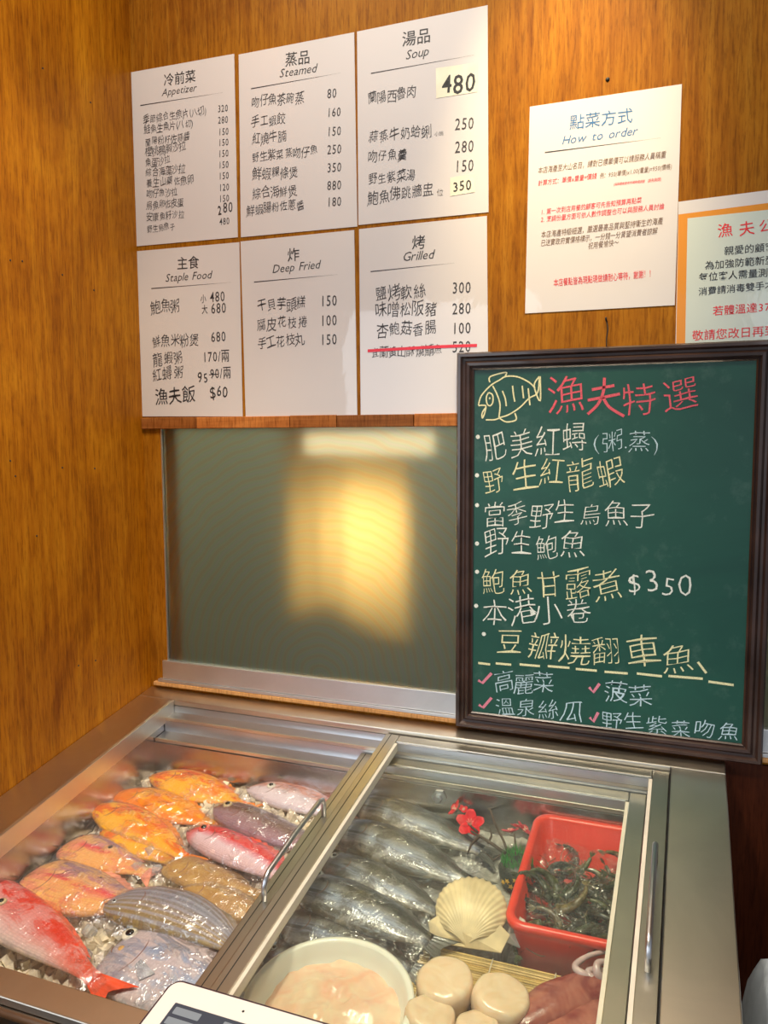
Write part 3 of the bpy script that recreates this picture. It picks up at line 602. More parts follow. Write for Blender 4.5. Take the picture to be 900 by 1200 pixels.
upper = lid(0.502, 0.9455, -0.0435, -0.612, -0.006, 0.0175, 'upper steel-framed glass lid, its handle at the far right edge', 0.9335, -0.420, -0.250, 1)
lower = lid(0.467, 0.9155, -0.0690, -0.612, -0.0300, 0.0175, 'lower steel-framed glass lid, its curved handle beside the open half', 0.4790, -0.415, -0.240, 0)

# ------------------------------------------------------------------ bed of ice
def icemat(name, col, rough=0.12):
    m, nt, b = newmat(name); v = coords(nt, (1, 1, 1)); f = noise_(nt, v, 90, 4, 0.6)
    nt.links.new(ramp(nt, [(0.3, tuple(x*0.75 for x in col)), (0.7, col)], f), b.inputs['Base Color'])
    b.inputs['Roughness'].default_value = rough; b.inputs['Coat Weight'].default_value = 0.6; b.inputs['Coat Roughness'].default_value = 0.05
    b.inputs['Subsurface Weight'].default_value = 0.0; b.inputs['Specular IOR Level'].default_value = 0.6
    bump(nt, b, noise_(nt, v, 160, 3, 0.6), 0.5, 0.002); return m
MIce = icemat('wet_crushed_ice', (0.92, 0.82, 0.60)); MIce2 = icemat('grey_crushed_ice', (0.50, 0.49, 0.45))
MCube = plain('clear_ice', (0.93, 0.92, 0.88), 0.06, trans=0.75, var=0.03, ior=1.31, coat=0.3)
BZ = 0.872
def bedmesh(name, x0, x1, y0, y1, mat, label):
    nx, ny = int((x1-x0)/0.005), int((y1-y0)/0.005); V = []; Fc = []
    for j in range(ny+1):
        for i in range(nx+1):
            x = x0+(x1-x0)*i/nx; y = y0+(y1-y0)*j/ny
            h = 0.006*mn.noise(Vector((x*45, y*45, 0)))+0.004*mn.noise(Vector((x*110, y*110, 3)))
            V.append((x, y, (BZ+0.005 if not (x > 0.755 and -0.345 < y < -0.085) else BZ-0.045)+SL*y+h))
    m_ = len(V)
    for j in range(ny+1):
        for i in range(nx+1):
            x = x0+(x1-x0)*i/nx; y = y0+(y1-y0)*j/ny; V.append((x, y, 0.7005))
    f = lambda i, j: j*(nx+1)+i
    for j in range(ny):
        for i in range(nx): Fc.append((f(i, j), f(i+1, j), f(i+1, j+1), f(i, j+1)))
    for i in range(nx): Fc.append((f(i, 0), m_+f(i, 0), m_+f(i+1, 0), f(i+1, 0))); Fc.append((f(i, ny), f(i+1, ny), m_+f(i+1, ny), m_+f(i, ny)))
    for j in range(ny): Fc.append((f(0, j), f(0, j+1), m_+f(0, j+1), m_+f(0, j))); Fc.append((f(nx, j), m_+f(nx, j), m_+f(nx, j+1), f(nx, j+1)))
    o = link(name, mesh(name, V, Fc), mat); tag(o, label, 'ice', kind='stuff'); return o
bedmesh('crushed_ice', OX0+0.001, 0.4795, OY1+0.001, -0.1005, MIce, 'pale yellowish bed of crushed ice under the bagged fish on the left')
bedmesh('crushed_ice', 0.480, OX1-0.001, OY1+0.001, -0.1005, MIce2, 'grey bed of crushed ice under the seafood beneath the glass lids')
# loose ice pieces, uncountable
bm = bmesh.new(); rr = random.Random(3)
for k in range(1500):
    x = rr.uniform(OX0+0.012, 0.47); y = rr.uniform(OY1+0.012, -0.11)
    s = rr.uniform(0.0035, 0.009)
    R_ = Matrix.Rotation(rr.uniform(0, 6.28), 4, Vector((rr.uniform(-1, 1), rr.uniform(-1, 1), rr.uniform(-1, 1))).normalized())
    r = bmesh.ops.create_cube(bm, size=s*1.6)
    for v in r['verts']:
        v.co = (R_ @ (v.co*rr.uniform(0.8, 1.2))) + onbed(x, y, BZ+0.007+rr.uniform(-0.001, 0.007))
me = bpy.data.meshes.new('ice_chips'); bm.to_mesh(me); bm.free()
tag(link('ice_chips', me, MIce), 'small wet ice chips scattered between the fish in the open half', 'ice', kind='stuff')

# ------------------------------------------------------------------ fish
def fishmat(name, stops, head=None, headu=0.24, scale=26, blot=None, blotamt=0.35, stripes=None, rough=0.3, metal=0.0, tail=None, scalebump=0.5):
    """stops: colours from belly (0) to back (1)"""
    m, nt, b = newmat(name)
    uv = nt.nodes.new('ShaderNodeUVMap'); sep = nt.nodes.new('ShaderNodeSeparateXYZ'); nt.links.new(uv.outputs[0], sep.inputs[0])
    nz_ = noise_(nt, coords(nt, (1, 1, 1)), 40, 4, 0.6, 0.5)
    ad = N(nt, 'ShaderNodeMath', operation='MULTIPLY_ADD'); nt.links.new(nz_, ad.inputs[0]); ad.inputs[1].default_value = 0.22; nt.links.new(sep.outputs[1], ad.inputs[2])
    sb = N(nt, 'ShaderNodeMath', operation='SUBTRACT'); nt.links.new(ad.outputs[0], sb.inputs[0]); sb.inputs[1].default_value = 0.11
    c = ramp(nt, stops, sb.outputs[0])
    if head:
        f = ramp(nt, [(max(0.0, headu-0.05), (0.75,)*3), (headu+0.03, (0, 0, 0))], sep.outputs[0]); c = mixc(nt, f, c, head)
    if tail:
        f = ramp(nt, [(0.72, (0, 0, 0)), (0.95, (1, 1, 1))], sep.outputs[0]); c = mixc(nt, f, c, tail)
    if blot:
        g = noise_(nt, coords(nt, (0.6, 1.5, 1)), 30, 6, 0.7, 1.2); f = ramp(nt, [(0.46, (0, 0, 0)), (0.56, (blotamt,)*3)], g); c = mixc(nt, f, c, blot)
    if stripes:
        mp = nt.nodes.new('ShaderNodeMapping'); nt.links.new(uv.outputs[0], mp.inputs[0]); mp.inputs['Scale'].default_value = (0.25, 1, 1)
        wv = N(nt, 'ShaderNodeTexWave', bands_direction='Y'); nt.links.new(mp.outputs[0], wv.inputs[0]); wv.inputs['Scale'].default_value = 2.6; wv.inputs['Distortion'].default_value = 3.5; wv.inputs['Detail'].default_value = 3
        f = ramp(nt, [(0.3, (0, 0, 0)), (0.9, (0.5,)*3)], wv.outputs['Fac']); c = mixc(nt, f, c, stripes)
    # scales
    mp = nt.nodes.new('ShaderNodeMapping'); nt.links.new(uv.outputs[0], mp.inputs[0]); mp.inputs['Scale'].default_value = (scale*1.6, scale*0.8, 1)
    vo = N(nt, 'ShaderNodeTexVoronoi', feature='F1'); nt.links.new(mp.outputs[0], vo.inputs['Vector']); vo.inputs['Scale'].default_value = 1; vo.inputs['Randomness'].default_value = 0.25
    sc_ = ramp(nt, [(0.0, (1.12,)*3), (0.7, (0.80,)*3)], vo.outputs['Distance'])
    c = mixc(nt, 0.6 if scalebump else 0.0, c, sc_, 'MULTIPLY')
    nt.links.new(c, b.inputs['Base Color']); b.inputs['Roughness'].default_value = rough; b.inputs['Metallic'].default_value = metal
    b.inputs['Coat Weight'].default_value = 0.5; b.inputs['Coat Roughness'].default_value = 0.12
    if scalebump: bump(nt, b, vo.outputs['Distance'], scalebump, 0.0012)
    return m
PR = {
 'snapper': dict(u=[0, .03, .08, .15, .25, .38, .5, .62, .74, .84, .90, .94], t=[.02, .13, .25, .38, .48, .50, .47, .39, .28, .17, .13, .14], b=[.03, .12, .2, .30, .40, .45, .43, .35, .24, .14, .11, .12], T=.34),
 'hog': dict(u=[0, .02, .05, .12, .22, .36, .5, .62, .74, .84, .90, .94], t=[.05, .22, .36, .47, .50, .49, .45, .38, .28, .18, .14, .15], b=[.10, .22, .30, .36, .42, .46, .44, .37, .26, .16, .12, .13], T=.30),
 'slim': dict(u=[0, .03, .08, .15, .25, .38, .5, .62, .74, .84, .90, .94], t=[.04, .20, .34, .44, .49, .50, .48, .43, .34, .23, .18, .18], b=[.06, .18, .30, .38, .44, .47, .45, .39, .30, .20, .15, .16], T=.48),
 'disc': dict(u=[0, .015, .05, .12, .22, .36, .5, .62, .74, .84, .90, .94], t=[.06, .22, .36, .46, .50, .51, .49, .44, .34, .19, .10, .10], b=[.10, .26, .38, .46, .50, .51, .49, .42, .30, .16, .09, .09], T=.20),
}
def eyes(r_eye, mat_ring): pass
MEyeB = plain('pupil_black', (0.008, 0.008, 0.01), 0.08, coat=1.0, var=0.0)
MEyeW = plain('eye_pale', (0.78, 0.74, 0.60), 0.2, coat=1.0); MEyeR = plain('eye_red', (0.75, 0.12, 0.10), 0.2, coat=1.0); MEyeG = plain('eye_gold', (0.55, 0.42, 0.22), 0.2, coat=1.0); MEyeS = plain('eye_silver', (0.55, 0.55, 0.50), 0.2, coat=1.0)
MGill = plain('gill_edge', (0.30, 0.14, 0.10), 0.4)
def fish(label, nose, tail, H, mat, finmat, prof='snapper', group=None, z0=None, eye=(0.13, 0.16), er=0.008, eyemat=MEyeW, tailfin=True, dorsal=0.13, bend=0.0, wrap=True, tilt=0.0, lift=0.0, pectoral=False, ep=None, name='fish', spots=(), cat='fish', wm=None, roll=0.0, wseed=0, anal=False):
    zb = BZ+lift; A_ = slope(nose, zb+0.018); B2 = slope(tail, zb+0.018)
    A_.z -= 0.018; d = (B2-A_); d.z = 0; L = math.sqrt(d.x**2+(B2.y-A_.y)**2*(1+SL*SL)); ang = math.atan2((B2.y-A_.y)*math.sqrt(1+SL*SL), B2.x-A_.x)
    root = empty(name, (0, 0, 0), label, cat, group)
    Mx = Matrix((BX, BY, BN)).transposed().to_4x4() @ Matrix.Rotation(ang, 4, 'Z') @ Matrix.Rotation(tilt, 4, 'Y') @ Matrix.Rotation(roll, 4, 'X')
    Mx.translation = A_; root.matrix_world = Mx
    p = PR[prof]; U = np.array(p['u']); T_, B_b = np.array(p['t'])*H, np.array(p['b'])*H; TH = p['T']*H*0.5
    Lb = L*0.88 if tailfin else L
    def ev(u):
        uu = min(max(u, 0), 1)*0.94
        t = float(np.interp(uu, U, T_)); b = float(np.interp(uu, U, B_b))
        th = TH*min(1, max(0.14, (math.sin(math.pi*min(1, (uu*1.15+0.03))**0.75))**0.7 if uu < 0.9 else 0.16))
        th = TH*float(np.interp(uu, [0, .04, .12, .25, .45, .65, .8, .94], [.18, .5, .82, 1, .95, .65, .36, .14]))
        return t, b, th, bend*H*(4*u*(1-u))
    n_, k_ = 30, 20; V = []; Fc = []; uv = []
    for i in range(n_):
        u = (i/(n_-1))**1.15; t, b, th, cy = ev(u)
        for k in range(k_):
            a = 2*math.pi*k/k_; c, s = math.cos(a), math.sin(a)
            c2 = math.copysign(abs(c)**0.9, c)
            y = cy+(t*c2 if c > 0 else b*c2); V.append((u*Lb, y, TH*0.85+th*math.copysign(abs(s)**0.85, s)))
            uv.append((u, (y-cy+b)/(t+b)))
    for i in range(n_-1):
        for k in range(k_): Fc.append((i*k_+k, (i+1)*k_+k, (i+1)*k_+(k+1) % k_, i*k_+(k+1) % k_))
    Fc.append(tuple(range(k_))); Fc.append(tuple((n_-1)*k_+k for k in range(k_))[::-1])
    link('body', mesh('body', V, Fc, uv, True), mat, root)
    def surf(x, y):
        u = x/Lb; t, b, th, cy = ev(u); yy = (y-cy)/(t if y > cy else b); return TH*0.85+th*math.sqrt(max(0, 1-min(1, abs(yy))**2))
    rs = random.Random(int(nose[0]*7+nose[1]))
    def fin(nm, base, tip, zf=None, rays=9, zc=None):
        V = []; Fc = []; uv = []
        base = [Vector(q) for q in base]; tip = [Vector(q) for q in tip]; m_ = len(base); rows = 5
        for s in (0, 1):
            for i in range(m_):
                for j in range(rows):
                    f = j/(rows-1); q = base[i].lerp(tip[i], f)
                    V.append((q.x, q.y, q.z+(0.0007 if i % 2 else 0.0)*(1-f*0.5)+(0.0004 if s else -0.0004))); uv.append((0.5, f))
        o_ = m_*rows
        for i in range(m_-1):
            for j in range(rows-1):
                a = i*rows+j; Fc.append((a, a+1, a+rows+1, a+rows)); Fc.append((o_+a, o_+a+rows, o_+a+rows+1, o_+a+1))
        for i in range(m_-1): a = i*rows+rows-1; Fc.append((a, o_+a, o_+a+rows, a+rows))
        for j in range(rows-1): Fc.append((j, o_+j, o_+j+1, j+1)); a = (m_-1)*rows+j; Fc.append((a, a+1, o_+a+1, o_+a))
        return link(nm, mesh(nm, V, Fc, uv, False), finmat, root)
    H_ = H
    if dorsal:
        us = np.linspace(0.27, 0.86, 19); bs = []; ts = []
        for i, u in enumerate(us):
            t, b, th, cy = ev(u); e = math.sin(math.pi*min(1, (u-0.25)/0.63))**0.5
            bs.append((u*Lb, cy+t*0.93, TH*0.85)); ts.append((u*Lb+0.02*L*1.2, cy+t+dorsal*H*e*(1.0 if i % 2 == 0 else 0.78), TH*0.5))
        fin('dorsal_fin', bs, ts)
        if anal:
            us = np.linspace(0.60, 0.84, 9); bs = []; ts = []
            for i, u in enumerate(us):
                t, b, th, cy = ev(u); e = math.sin(math.pi*min(1, (u-0.56)/0.32))**0.5
                bs.append((u*Lb, cy-b*0.92, TH*0.85)); ts.append((u*Lb+0.03*L, cy-b-dorsal*H*e*1.1, TH*0.4))
            fin('anal_fin', bs, ts)
    if tailfin:
        t, b, th, cy = ev(1.0); m_ = 13; bs = []; ts = []
        for i in range(m_):
            f = i/(m_-1)*2-1; bs.append((Lb*0.985, cy+(t if f > 0 else b)*0.9*f, TH*0.85))
            ts.append((Lb+(L-Lb)*(0.55+0.55*abs(f)**1.3), cy+f*H*0.30, TH*0.6))
        fin('tail_fin', bs, ts)
    if pectoral:
        x0 = 0.30*Lb; t, b, th, cy = ev(0.30); m_ = 9; bs = []; ts = []
        for i in range(m_):
            f = i/(m_-1); bs.append((x0, cy-b*0.15-f*H*0.09, surf(x0, cy-b*0.15-f*H*0.09)+0.0006))
            xx = x0+L*(0.15-0.05*f); yy = cy-b*0.20-f*H*0.13-H*0.05; ts.append((xx, yy, surf(xx, yy)+0.0016))
        fin('pectoral_fin', bs, ts)
    # gill cover
    pts = []
    for i in range(9):
        f = i/8*2-1; x = Lb*(0.26-0.045*f*f); t, b, th, cy = ev(x/Lb); y = cy-b*0.15+(t if f > 0 else b)*0.50*f
        pts.append((x, y, surf(x, y)))
    link('gill_slit', tubemesh('gill_slit', pts, [0.0003]+[0.0006]*7+[0.0003], 6), MGill, root)
    pts = []
    for i in range(5):
        x = Lb*(0.001+0.04*i/4); t, b, th, cy = ev(x/Lb); y = cy-b*0.25-0.02*H*i/4; pts.append((x, y, surf(x, y)+0.0002))
    link('mouth', tubemesh('mouth', pts, 0.0009, 6), MGill, root)
    if er:
        if ep:
            inv = Mx.inverted(); o3 = inv @ CAM; d3 = inv.to_3x3() @ ray(ep); zt_ = TH*1.5
            for _ in range(5):
                kk = (zt_-o3.z)/d3.z; x, y = o3.x+d3.x*kk, o3.y+d3.y*kk
                x = min(max(x, 0.03*Lb), 0.9*Lb); t, b, th, cy = ev(x/Lb); y = min(max(y, cy-b*0.85), cy+t*0.85); zt_ = surf(x, y)
        else: x = eye[0]*Lb; t, b, th, cy = ev(eye[0]); y = cy+eye[1]*H
        zz = surf(x, y)
        e = link('eye', lathemesh('eye', [(er, -er*0.4), (er, er*0.05), (er*0.9, er*0.25), (er*0.55, er*0.36)], 18), eyemat, root); e.location = (x, y, zz)
        pu = link('pupil', lathemesh('pupil', [(er*0.52, er*0.3), (er*0.50, er*0.42), (er*0.3, er*0.52), (er*0.05, er*0.56)], 16), MEyeB, e)
    for (su, sv, sr, smat) in spots:
        x = su*Lb; t, b, th, cy = ev(su); y = cy+sv*H
        sp = link('spot', lathemesh('spot', [(sr, -0.001), (sr, 0.0003), (sr*0.6, 0.0008), (sr*0.1, 0.001)], 12), smat, root); sp.location = (x, y, surf(x, y))
    if wrap:
        nu, nv = 46, 30; V = []; Fc = []; sd = rs.uniform(0, 50)
        for i in range(nu+1):
            u = -0.07+1.12*i/nu
            t, b, th, cy = ev(min(max(u, 0), 1)); e = 0.016+0.008*mn.noise(Vector((u*6, sd, 0)))
            hm = 0.36*H; t2 = max(t, hm*0.8)+e; b2 = max(b, hm*0.8)+e
            if u < 0: q = 1-min(1, -u/0.07)**2*0.5; t2 *= q; b2 *= q
            for j in range(nv+1):
                f = -1+2*j/nv; y = cy+(t2*f if f > 0 else b2*f); x = u*Lb
                zz = 0.003
                if 0 <= u <= 1:
                    yy = (y-cy)/(t if y > cy else b)
                    if abs(yy) < 1: zz = max(zz, TH*0.85+th*math.sqrt(1-yy*yy)*1.0)
                    # film bridges from body to the ground
                    zz = max(zz, (TH*1.25)*max(0, 1-abs(f))**0.55)
                else: zz = max(zz, TH*0.8*(1-abs(f))**0.6*(1 if u > 1 else 0.8))
                cr = mn.noise(Vector((x*70+sd, y*70, 1.5)))
                cr2 = abs(mn.noise(Vector((x*38-sd, y*52, 7))))
                edge = abs(f)**6
                V.append((x+0.0016*cr, y+0.002*mn.noise(Vector((x*80, y*80, sd)))+edge*0.004*cr, zz+0.0020+0.0010*cr+0.003*(0.22-cr2)+edge*0.004*abs(cr)))
        for i in range(nu):
            for j in range(nv): a = i*(nv+1)+j; Fc.append((a, a+nv+1, a+nv+2, a+1))
        link('plastic_wrap', mesh('plastic_wrap', V, Fc, smooth=True), wm or MWrap, root)['label'] = 'clear crinkled plastic wrap'
    return root
OR = (0.95, 0.26, 0.01)
m_or = fishmat('skin_orange', [(0.0, (0.95, 0.42, 0.14)), (0.4, (0.92, 0.24, 0.01)), (0.75, (0.86, 0.14, 0.005))], blot=(0.98, 0.50, 0.03), blotamt=0.9, head=(0.85, 0.13, 0.01))
m_ye = fishmat('skin_yellow_orange', [(0.0, (0.95, 0.42, 0.10)), (0.4, (0.98, 0.46, 0.01)), (0.85, (0.95, 0.40, 0.01))], blot=(0.88, 0.20, 0.01), blotamt=0.8, head=(0.90, 0.18, 0.01))
m_hog = fishmat('skin_pink_hogfish', [(0.0, (0.80, 0.22, 0.08)), (0.35, (0.88, 0.34, 0.16)), (0.52, (0.80, 0.08, 0.10)), (0.62, (0.72, 0.30, 0.28)), (0.80, (0.36, 0.20, 0.24))], head=(0.90, 0.34, 0.20), headu=0.20, blot=(0.92, 0.55, 0.14), blotamt=0.6)
m_red = fishmat('skin_red_snapper', [(0.0, (0.85, 0.72, 0.60)), (0.22, (0.80, 0.42, 0.36)), (0.45, (0.76, 0.18, 0.15)), (0.66, (0.80, 0.035, 0.01))], blot=(0.86, 0.60, 0.56), blotamt=0.45, tail=(0.85, 0.10, 0.04))
m_sil = fishmat('skin_silver_blue', [(0.0, (0.62, 0.60, 0.60)), (0.4, (0.46, 0.56, 0.72)), (0.62, (0.36, 0.44, 0.60)), (0.82, (0.26, 0.20, 0.18))], head=(0.40, 0.38, 0.44), headu=0.27, blot=(0.80, 0.66, 0.62), blotamt=0.75, metal=0.1, rough=0.28, scalebump=0.15)
m_str = fishmat('skin_grey_striped', [(0.0, (0.42, 0.30, 0.12)), (0.25, (0.36, 0.27, 0.13)), (0.6, (0.30, 0.30, 0.34)), (0.95, (0.20, 0.14, 0.09))], stripes=(0.50, 0.52, 0.62), metal=0.2)
m_tan = fishmat('skin_tan', [(0.0, (0.62, 0.40, 0.14)), (0.5, (0.60, 0.36, 0.10)), (0.9, (0.42, 0.26, 0.09))], blot=(0.40, 0.20, 0.07), blotamt=0.5)
m_lred = fishmat('skin_red_white', [(0.0, (0.85, 0.55, 0.50)), (0.3, (0.88, 0.66, 0.68)), (0.46, (0.86, 0.32, 0.36)), (0.58, (0.84, 0.03, 0.03)), (0.95, (0.78, 0.02, 0.02))], head=(0.84, 0.06, 0.06), headu=0.12, scale=34, scalebump=0.9)
m_bro = fishmat('skin_brown', [(0.0, (0.40, 0.24, 0.28)), (0.35, (0.30, 0.17, 0.17)), (0.55, (0.14, 0.055, 0.02)), (0.9, (0.10, 0.035, 0.01))], blot=(0.46, 0.32, 0.34), blotamt=0.3)
m_whi = fishmat('skin_white_pink', [(0.0, (0.80, 0.66, 0.66)), (0.4, (0.78, 0.66, 0.66)), (0.52, (0.72, 0.40, 0.32)), (0.72, (0.60, 0.20, 0.08))], blot=(0.82, 0.74, 0.76), blotamt=0.4, scale=34)
m_dk = fishmat('skin_dark_silver', [(0.0, (0.44, 0.38, 0.28)), (0.30, (0.38, 0.44, 0.58)), (0.52, (0.32, 0.31, 0.28)), (0.66, (0.014, 0.012, 0.009))], head=(0.10, 0.10, 0.10), headu=0.16, blot=(0.05, 0.045, 0.03), blotamt=0.7, metal=0.2, rough=0.3, scale=38, scalebump=0.35)
def fm(n, c): return plain(n, c, 0.35, coat=0.4, var=0.2, scale=60)
f_or = fm('fin_orange', (0.92, 0.26, 0.02)); f_pk = fm('fin_pink', (0.80, 0.32, 0.22)); f_rd = fm('fin_red', (0.82, 0.10, 0.04)); f_sl = fm('fin_silver', (0.50, 0.52, 0.56)); f_gr = fm('fin_grey', (0.26, 0.22, 0.16)); f_tn = fm('fin_tan', (0.46, 0.28, 0.10)); f_dk = fm('fin_dark', (0.10, 0.10, 0.09))
m_spk = plain('spot_dark', (0.02, 0.01, 0.01), 0.3)
m_spy = plain('spot_yellow', (0.85, 0.50, 0.15), 0.4)
fish('orange grouper at the back left corner of the case', (176,906), (302,944), 0.078, m_or, f_or, lift=0.006, er=0.0055, ep=(194,897), eyemat=MEyeG, bend=0.10)
fish('white and pink bream with a clear dark eye beside the steel divider', (290,919), (424,958), 0.070, m_whi, f_pk, lift=0.010, ep=(318,921), er=0.0075, bend=0.16)
fish('yellow orange fish lying behind the orange one with the round eye', (130,927), (268,966), 0.076, m_ye, f_or, lift=0.008, er=0, pectoral=True, bend=0.06)
fish('dark brown fish with a ringed eye behind the bright red one', (252,943), (397,1000), 0.062, m_bro, f_gr, 'slim', lift=0.012, ep=(267,943), er=0.0078, eyemat=MEyeG)
fish('orange fish with a round pale eye near the left inner wall', (107,940), (234,1008), 0.074, m_or, f_or, lift=0.016, ep=(124,930), er=0.0085, eyemat=MEyeG, bend=0.08)
fish('bright red fish with pale scaled flank beside the lid handle', (221,970), (362,1036), 0.060, m_lred, f_rd, 'slim', lift=0.020, ep=(239,971), er=0.0088, eyemat=MEyeR, dorsal=0.22, bend=0.10)
fish('orange fish partly tucked under the smaller pink one', (118,968), (218,1012), 0.060, m_or, f_or, lift=0.014, er=0, bend=0.15)
fish('smaller pink fish with a dark flank spot below the orange fish', (74,986), (184,1020), 0.074, m_hog, f_pk, 'hog', lift=0.012, ep=(105,973), er=0.0034, eyemat=MEyeR, bend=0.08, spots=[(0.50, 0.16, 0.0040, m_spk)])
fish('tan fish with a small black eye below the bright red one', (194,1005), (314,1042), 0.058, m_tan, f_tn, 'hog', lift=0.016, ep=(217,997), er=0.0050, eyemat=MEyeB)
fish('brown mottled fish mostly under its bag, beside the handle foot', (214,1036), (336,1078), 0.058, m_tan, f_tn, 'slim', lift=0.004, er=0)
fish('grey striped fish curved above the big silver one', (124,1058), (306,1120), 0.076, m_str, f_gr, 'slim', lift=0.012, ep=(134,1056), er=0.0036, eyemat=MEyeS, bend=0.30)
fish('large pink fish with a small eye above the lone red one', (30,1024), (184,1064), 0.096, m_hog, f_pk, 'hog', lift=0.014, ep=(62,1002), er=0.0034, eyemat=MEyeR, spots=[(0.58, 0.26, 0.002, m_spk)])
fish('big silver blue fish with a yellow-ringed eye near the tablet', (136,1102), (292,1174), 0.120, m_sil, f_sl, 'disc', lift=0.008, ep=(140,1090), er=0.0110, eyemat=MEyeW, spots=[(0.085, -0.03, 0.0042, m_spy)], pectoral=True)
fish('red and white snapper at the front left, tail on the ice', (-52,1024), (140,1162), 0.082, m_red, f_rd, 'snapper', lift=0.022, ep=(2,1057), er=0.007, eyemat=MEyeG, bend=0.05, dorsal=0.06)
for lab_, n_, t_, H_f, lf, ep_, er_ in (
  ('dark silver fish with gold sheen, farthest back under the glass', (412,938), (588,1002), 0.072, 0.006, None, 0.005),
  ('dark silver fish second from the back under the glass', (392,968), (572,1040), 0.078, 0.010, None, 0.005),
  ('dark silver fish just behind the one with the big visible eye', (378,1004), (534,1072), 0.062, 0.016, (392,1003), 0.006),
  ('dark silver fish with a large eye, its tail touching the scallop shell', (346,1034), (528,1110), 0.074, 0.022, (378,1020), 0.0088),
  ('dark silver fish nearest the white bowl, partly behind its rim', (326,1076), (506,1140), 0.070, 0.008, None, 0.006),
  ('dark silver fish in the shade of the white bowl beside the divider', (312,1112), (430,1166), 0.060, -0.002, None, 0.005)):
    fish(lab_, n_, t_, H_f, m_dk, f_dk, 'slim', lift=lf, eye=(0.08, 0.08), ep=ep_, er=er_, eyemat=MEyeS, wm=MWrapS, bend=0.06)

# single clear cubes lying on top
for k, (px, s, lab) in enumerate([((91,1062), 0.021, 'large clear ice cube between the pink fish and the silver one'), ((60,1052), 0.014, 'small clear ice cube left of the large cube'), ((176,1002), 0.020, 'clear ice cube beside the tan fish head'), ((105,1092), 0.015, 'clear ice cube below the large cube'),
        ((160,1018), 0.015, 'clear ice cube between the pink fish and the tan one'), ((100,1120), 0.013, 'clear ice cube next to the red tail'), ((184,1020), 0.013, 'smallest clear ice cube under the tan fish')]):
    p = slope(px, BZ+0.020); o = link('ice_cube', boxmesh('ice_cube', (-s/2,)*3, (s/2,)*3, s*0.2, 3), MCube); o.location = p; o.rotation_euler = (0.3+k, 0.2*k, 0.5+k*1.3)
    tag(o, lab, 'ice cube')

# ------------------------------------------------------------------ white bowl of minced seafood
MBowl = plain('bowl_plastic', (0.86, 0.85, 0.78), 0.35, coat=0.4, var=0.02, sss=0.1)
bz = 0.925; c0 = slope((384,1172), bz); RB = 0.098
p = slope((484,1166), bz); RB = (p-c0).length
bowl = empty('bowl', c0, 'round white plastic bowl holding pale minced seafood', 'bowl', rot=(BA*0.8, 0, 0))
pf = [(0.30, -0.62), (0.42, -0.66), (0.60, -0.62), (0.80, -0.42), (0.92, -0.18), (0.955, -0.03), (0.97, -0.005), (1.0, 0.0), (1.005, -0.015), (0.985, -0.03)]
outer = [(0.02, -0.66), (0.40, -0.68), (0.62, -0.66), (0.84, -0.44), (0.955, -0.20), (0.975, -0.045), (1.01, -0.03), (1.015, -0.008), (0.99, 0.006), (0.95, 0.0), (0.93, -0.03), (0.90, -0.20), (0.79, -0.42), (0.60, -0.60), (0.40, -0.62), (0.02, -0.62)]
link('bowl_shell', lathemesh('bowl_shell', [(a*RB, b*RB*0.75) for a, b in outer], 64), MBowl, bowl)
def meatmat(name, col, col2, rough=0.22):
    m, nt, b = newmat(name); v = coords(nt, (1, 1, 1)); f = noise_(nt, v, 26, 4, 0.6, 1.0)
    nt.links.new(ramp(nt, [(0.35, col), (0.65, col2)], f), b.inputs['Base Color']); b.inputs['Roughness'].default_value = rough
    b.inputs['Coat Weight'].default_value = 0.4; b.inputs['Coat Roughness'].default_value = 0.2
    b.inputs['Subsurface Weight'].default_value = 0.25; b.inputs['Subsurface Radius'].default_value = (0.02, 0.01, 0.006); b.inputs['Subsurface Scale'].default_value = 0.4
    bump(nt, b, noise_(nt, v, 90, 3, 0.5), 0.35, 0.002); return m
MMeat = meatmat('minced_meat', (0.86, 0.50, 0.36), (0.84, 0.68, 0.50))
V = []; Fc = []; nr, na = 18, 48
for i in range(nr+1):
    for k in range(na):
        r = 0.86*RB*i/nr; a = 2*math.pi*k/na; x, y = r*math.cos(a), r*math.sin(a)
        V.append((x, y, -0.235*RB+0.012*(1-(i/nr)**2)+0.006*mn.noise(Vector((x*40, y*40, 2)))+0.003*mn.noise(Vector((x*120, y*120, 5)))))
for i in range(nr):
    for k in range(na): Fc.append((i*na+k, (i+1)*na+k, (i+1)*na+(k+1) % na, i*na+(k+1) % na))
mc = link('minced_seafood', mesh('minced_seafood', V, Fc, smooth=True), MMeat); mc.location = c0; mc.rotation_euler = (BA*0.8, 0, 0)
tag(mc, 'pale pink and cream minced seafood paste filling the white bowl', 'seafood', kind='stuff')

# ------------------------------------------------------------------ bamboo mat, scallops, shell
MBam = [plain('bamboo_%d' % k, c, 0.4, var=0.15, scale=60) for k, c in enumerate([(0.72, 0.52, 0.20), (0.62, 0.42, 0.15), (0.78, 0.58, 0.27), (0.52, 0.38, 0.16)])]
mz = BZ+0.018
m0 = slope((499,1108), mz); m1 = slope((668,1147), mz)
mat = empty('bamboo_mat', m0, 'rolling mat of thin bamboo slats under the scallops', 'mat', rot=(BA, 0, math.atan2(m1.y-m0.y, m1.x-m0.x)*0.0))
LX = 0.255; slm = [boxmesh('slat', (0, -0.0026, 0), (LX, 0, 0.0024), 0.0007, 1) for _ in range(4)]
for q, mt in zip(slm, MBam): q.materials.append(mt)
for i in range(62):
    o = link('slat', slm[(i*7+i//3) % 4], None, mat); o.location = (random.uniform(-0.002, 0.002), -0.0033*i, random.uniform(0, 0.0006)); o.rotation_euler = (0, 0, random.uniform(-0.003, 0.003))
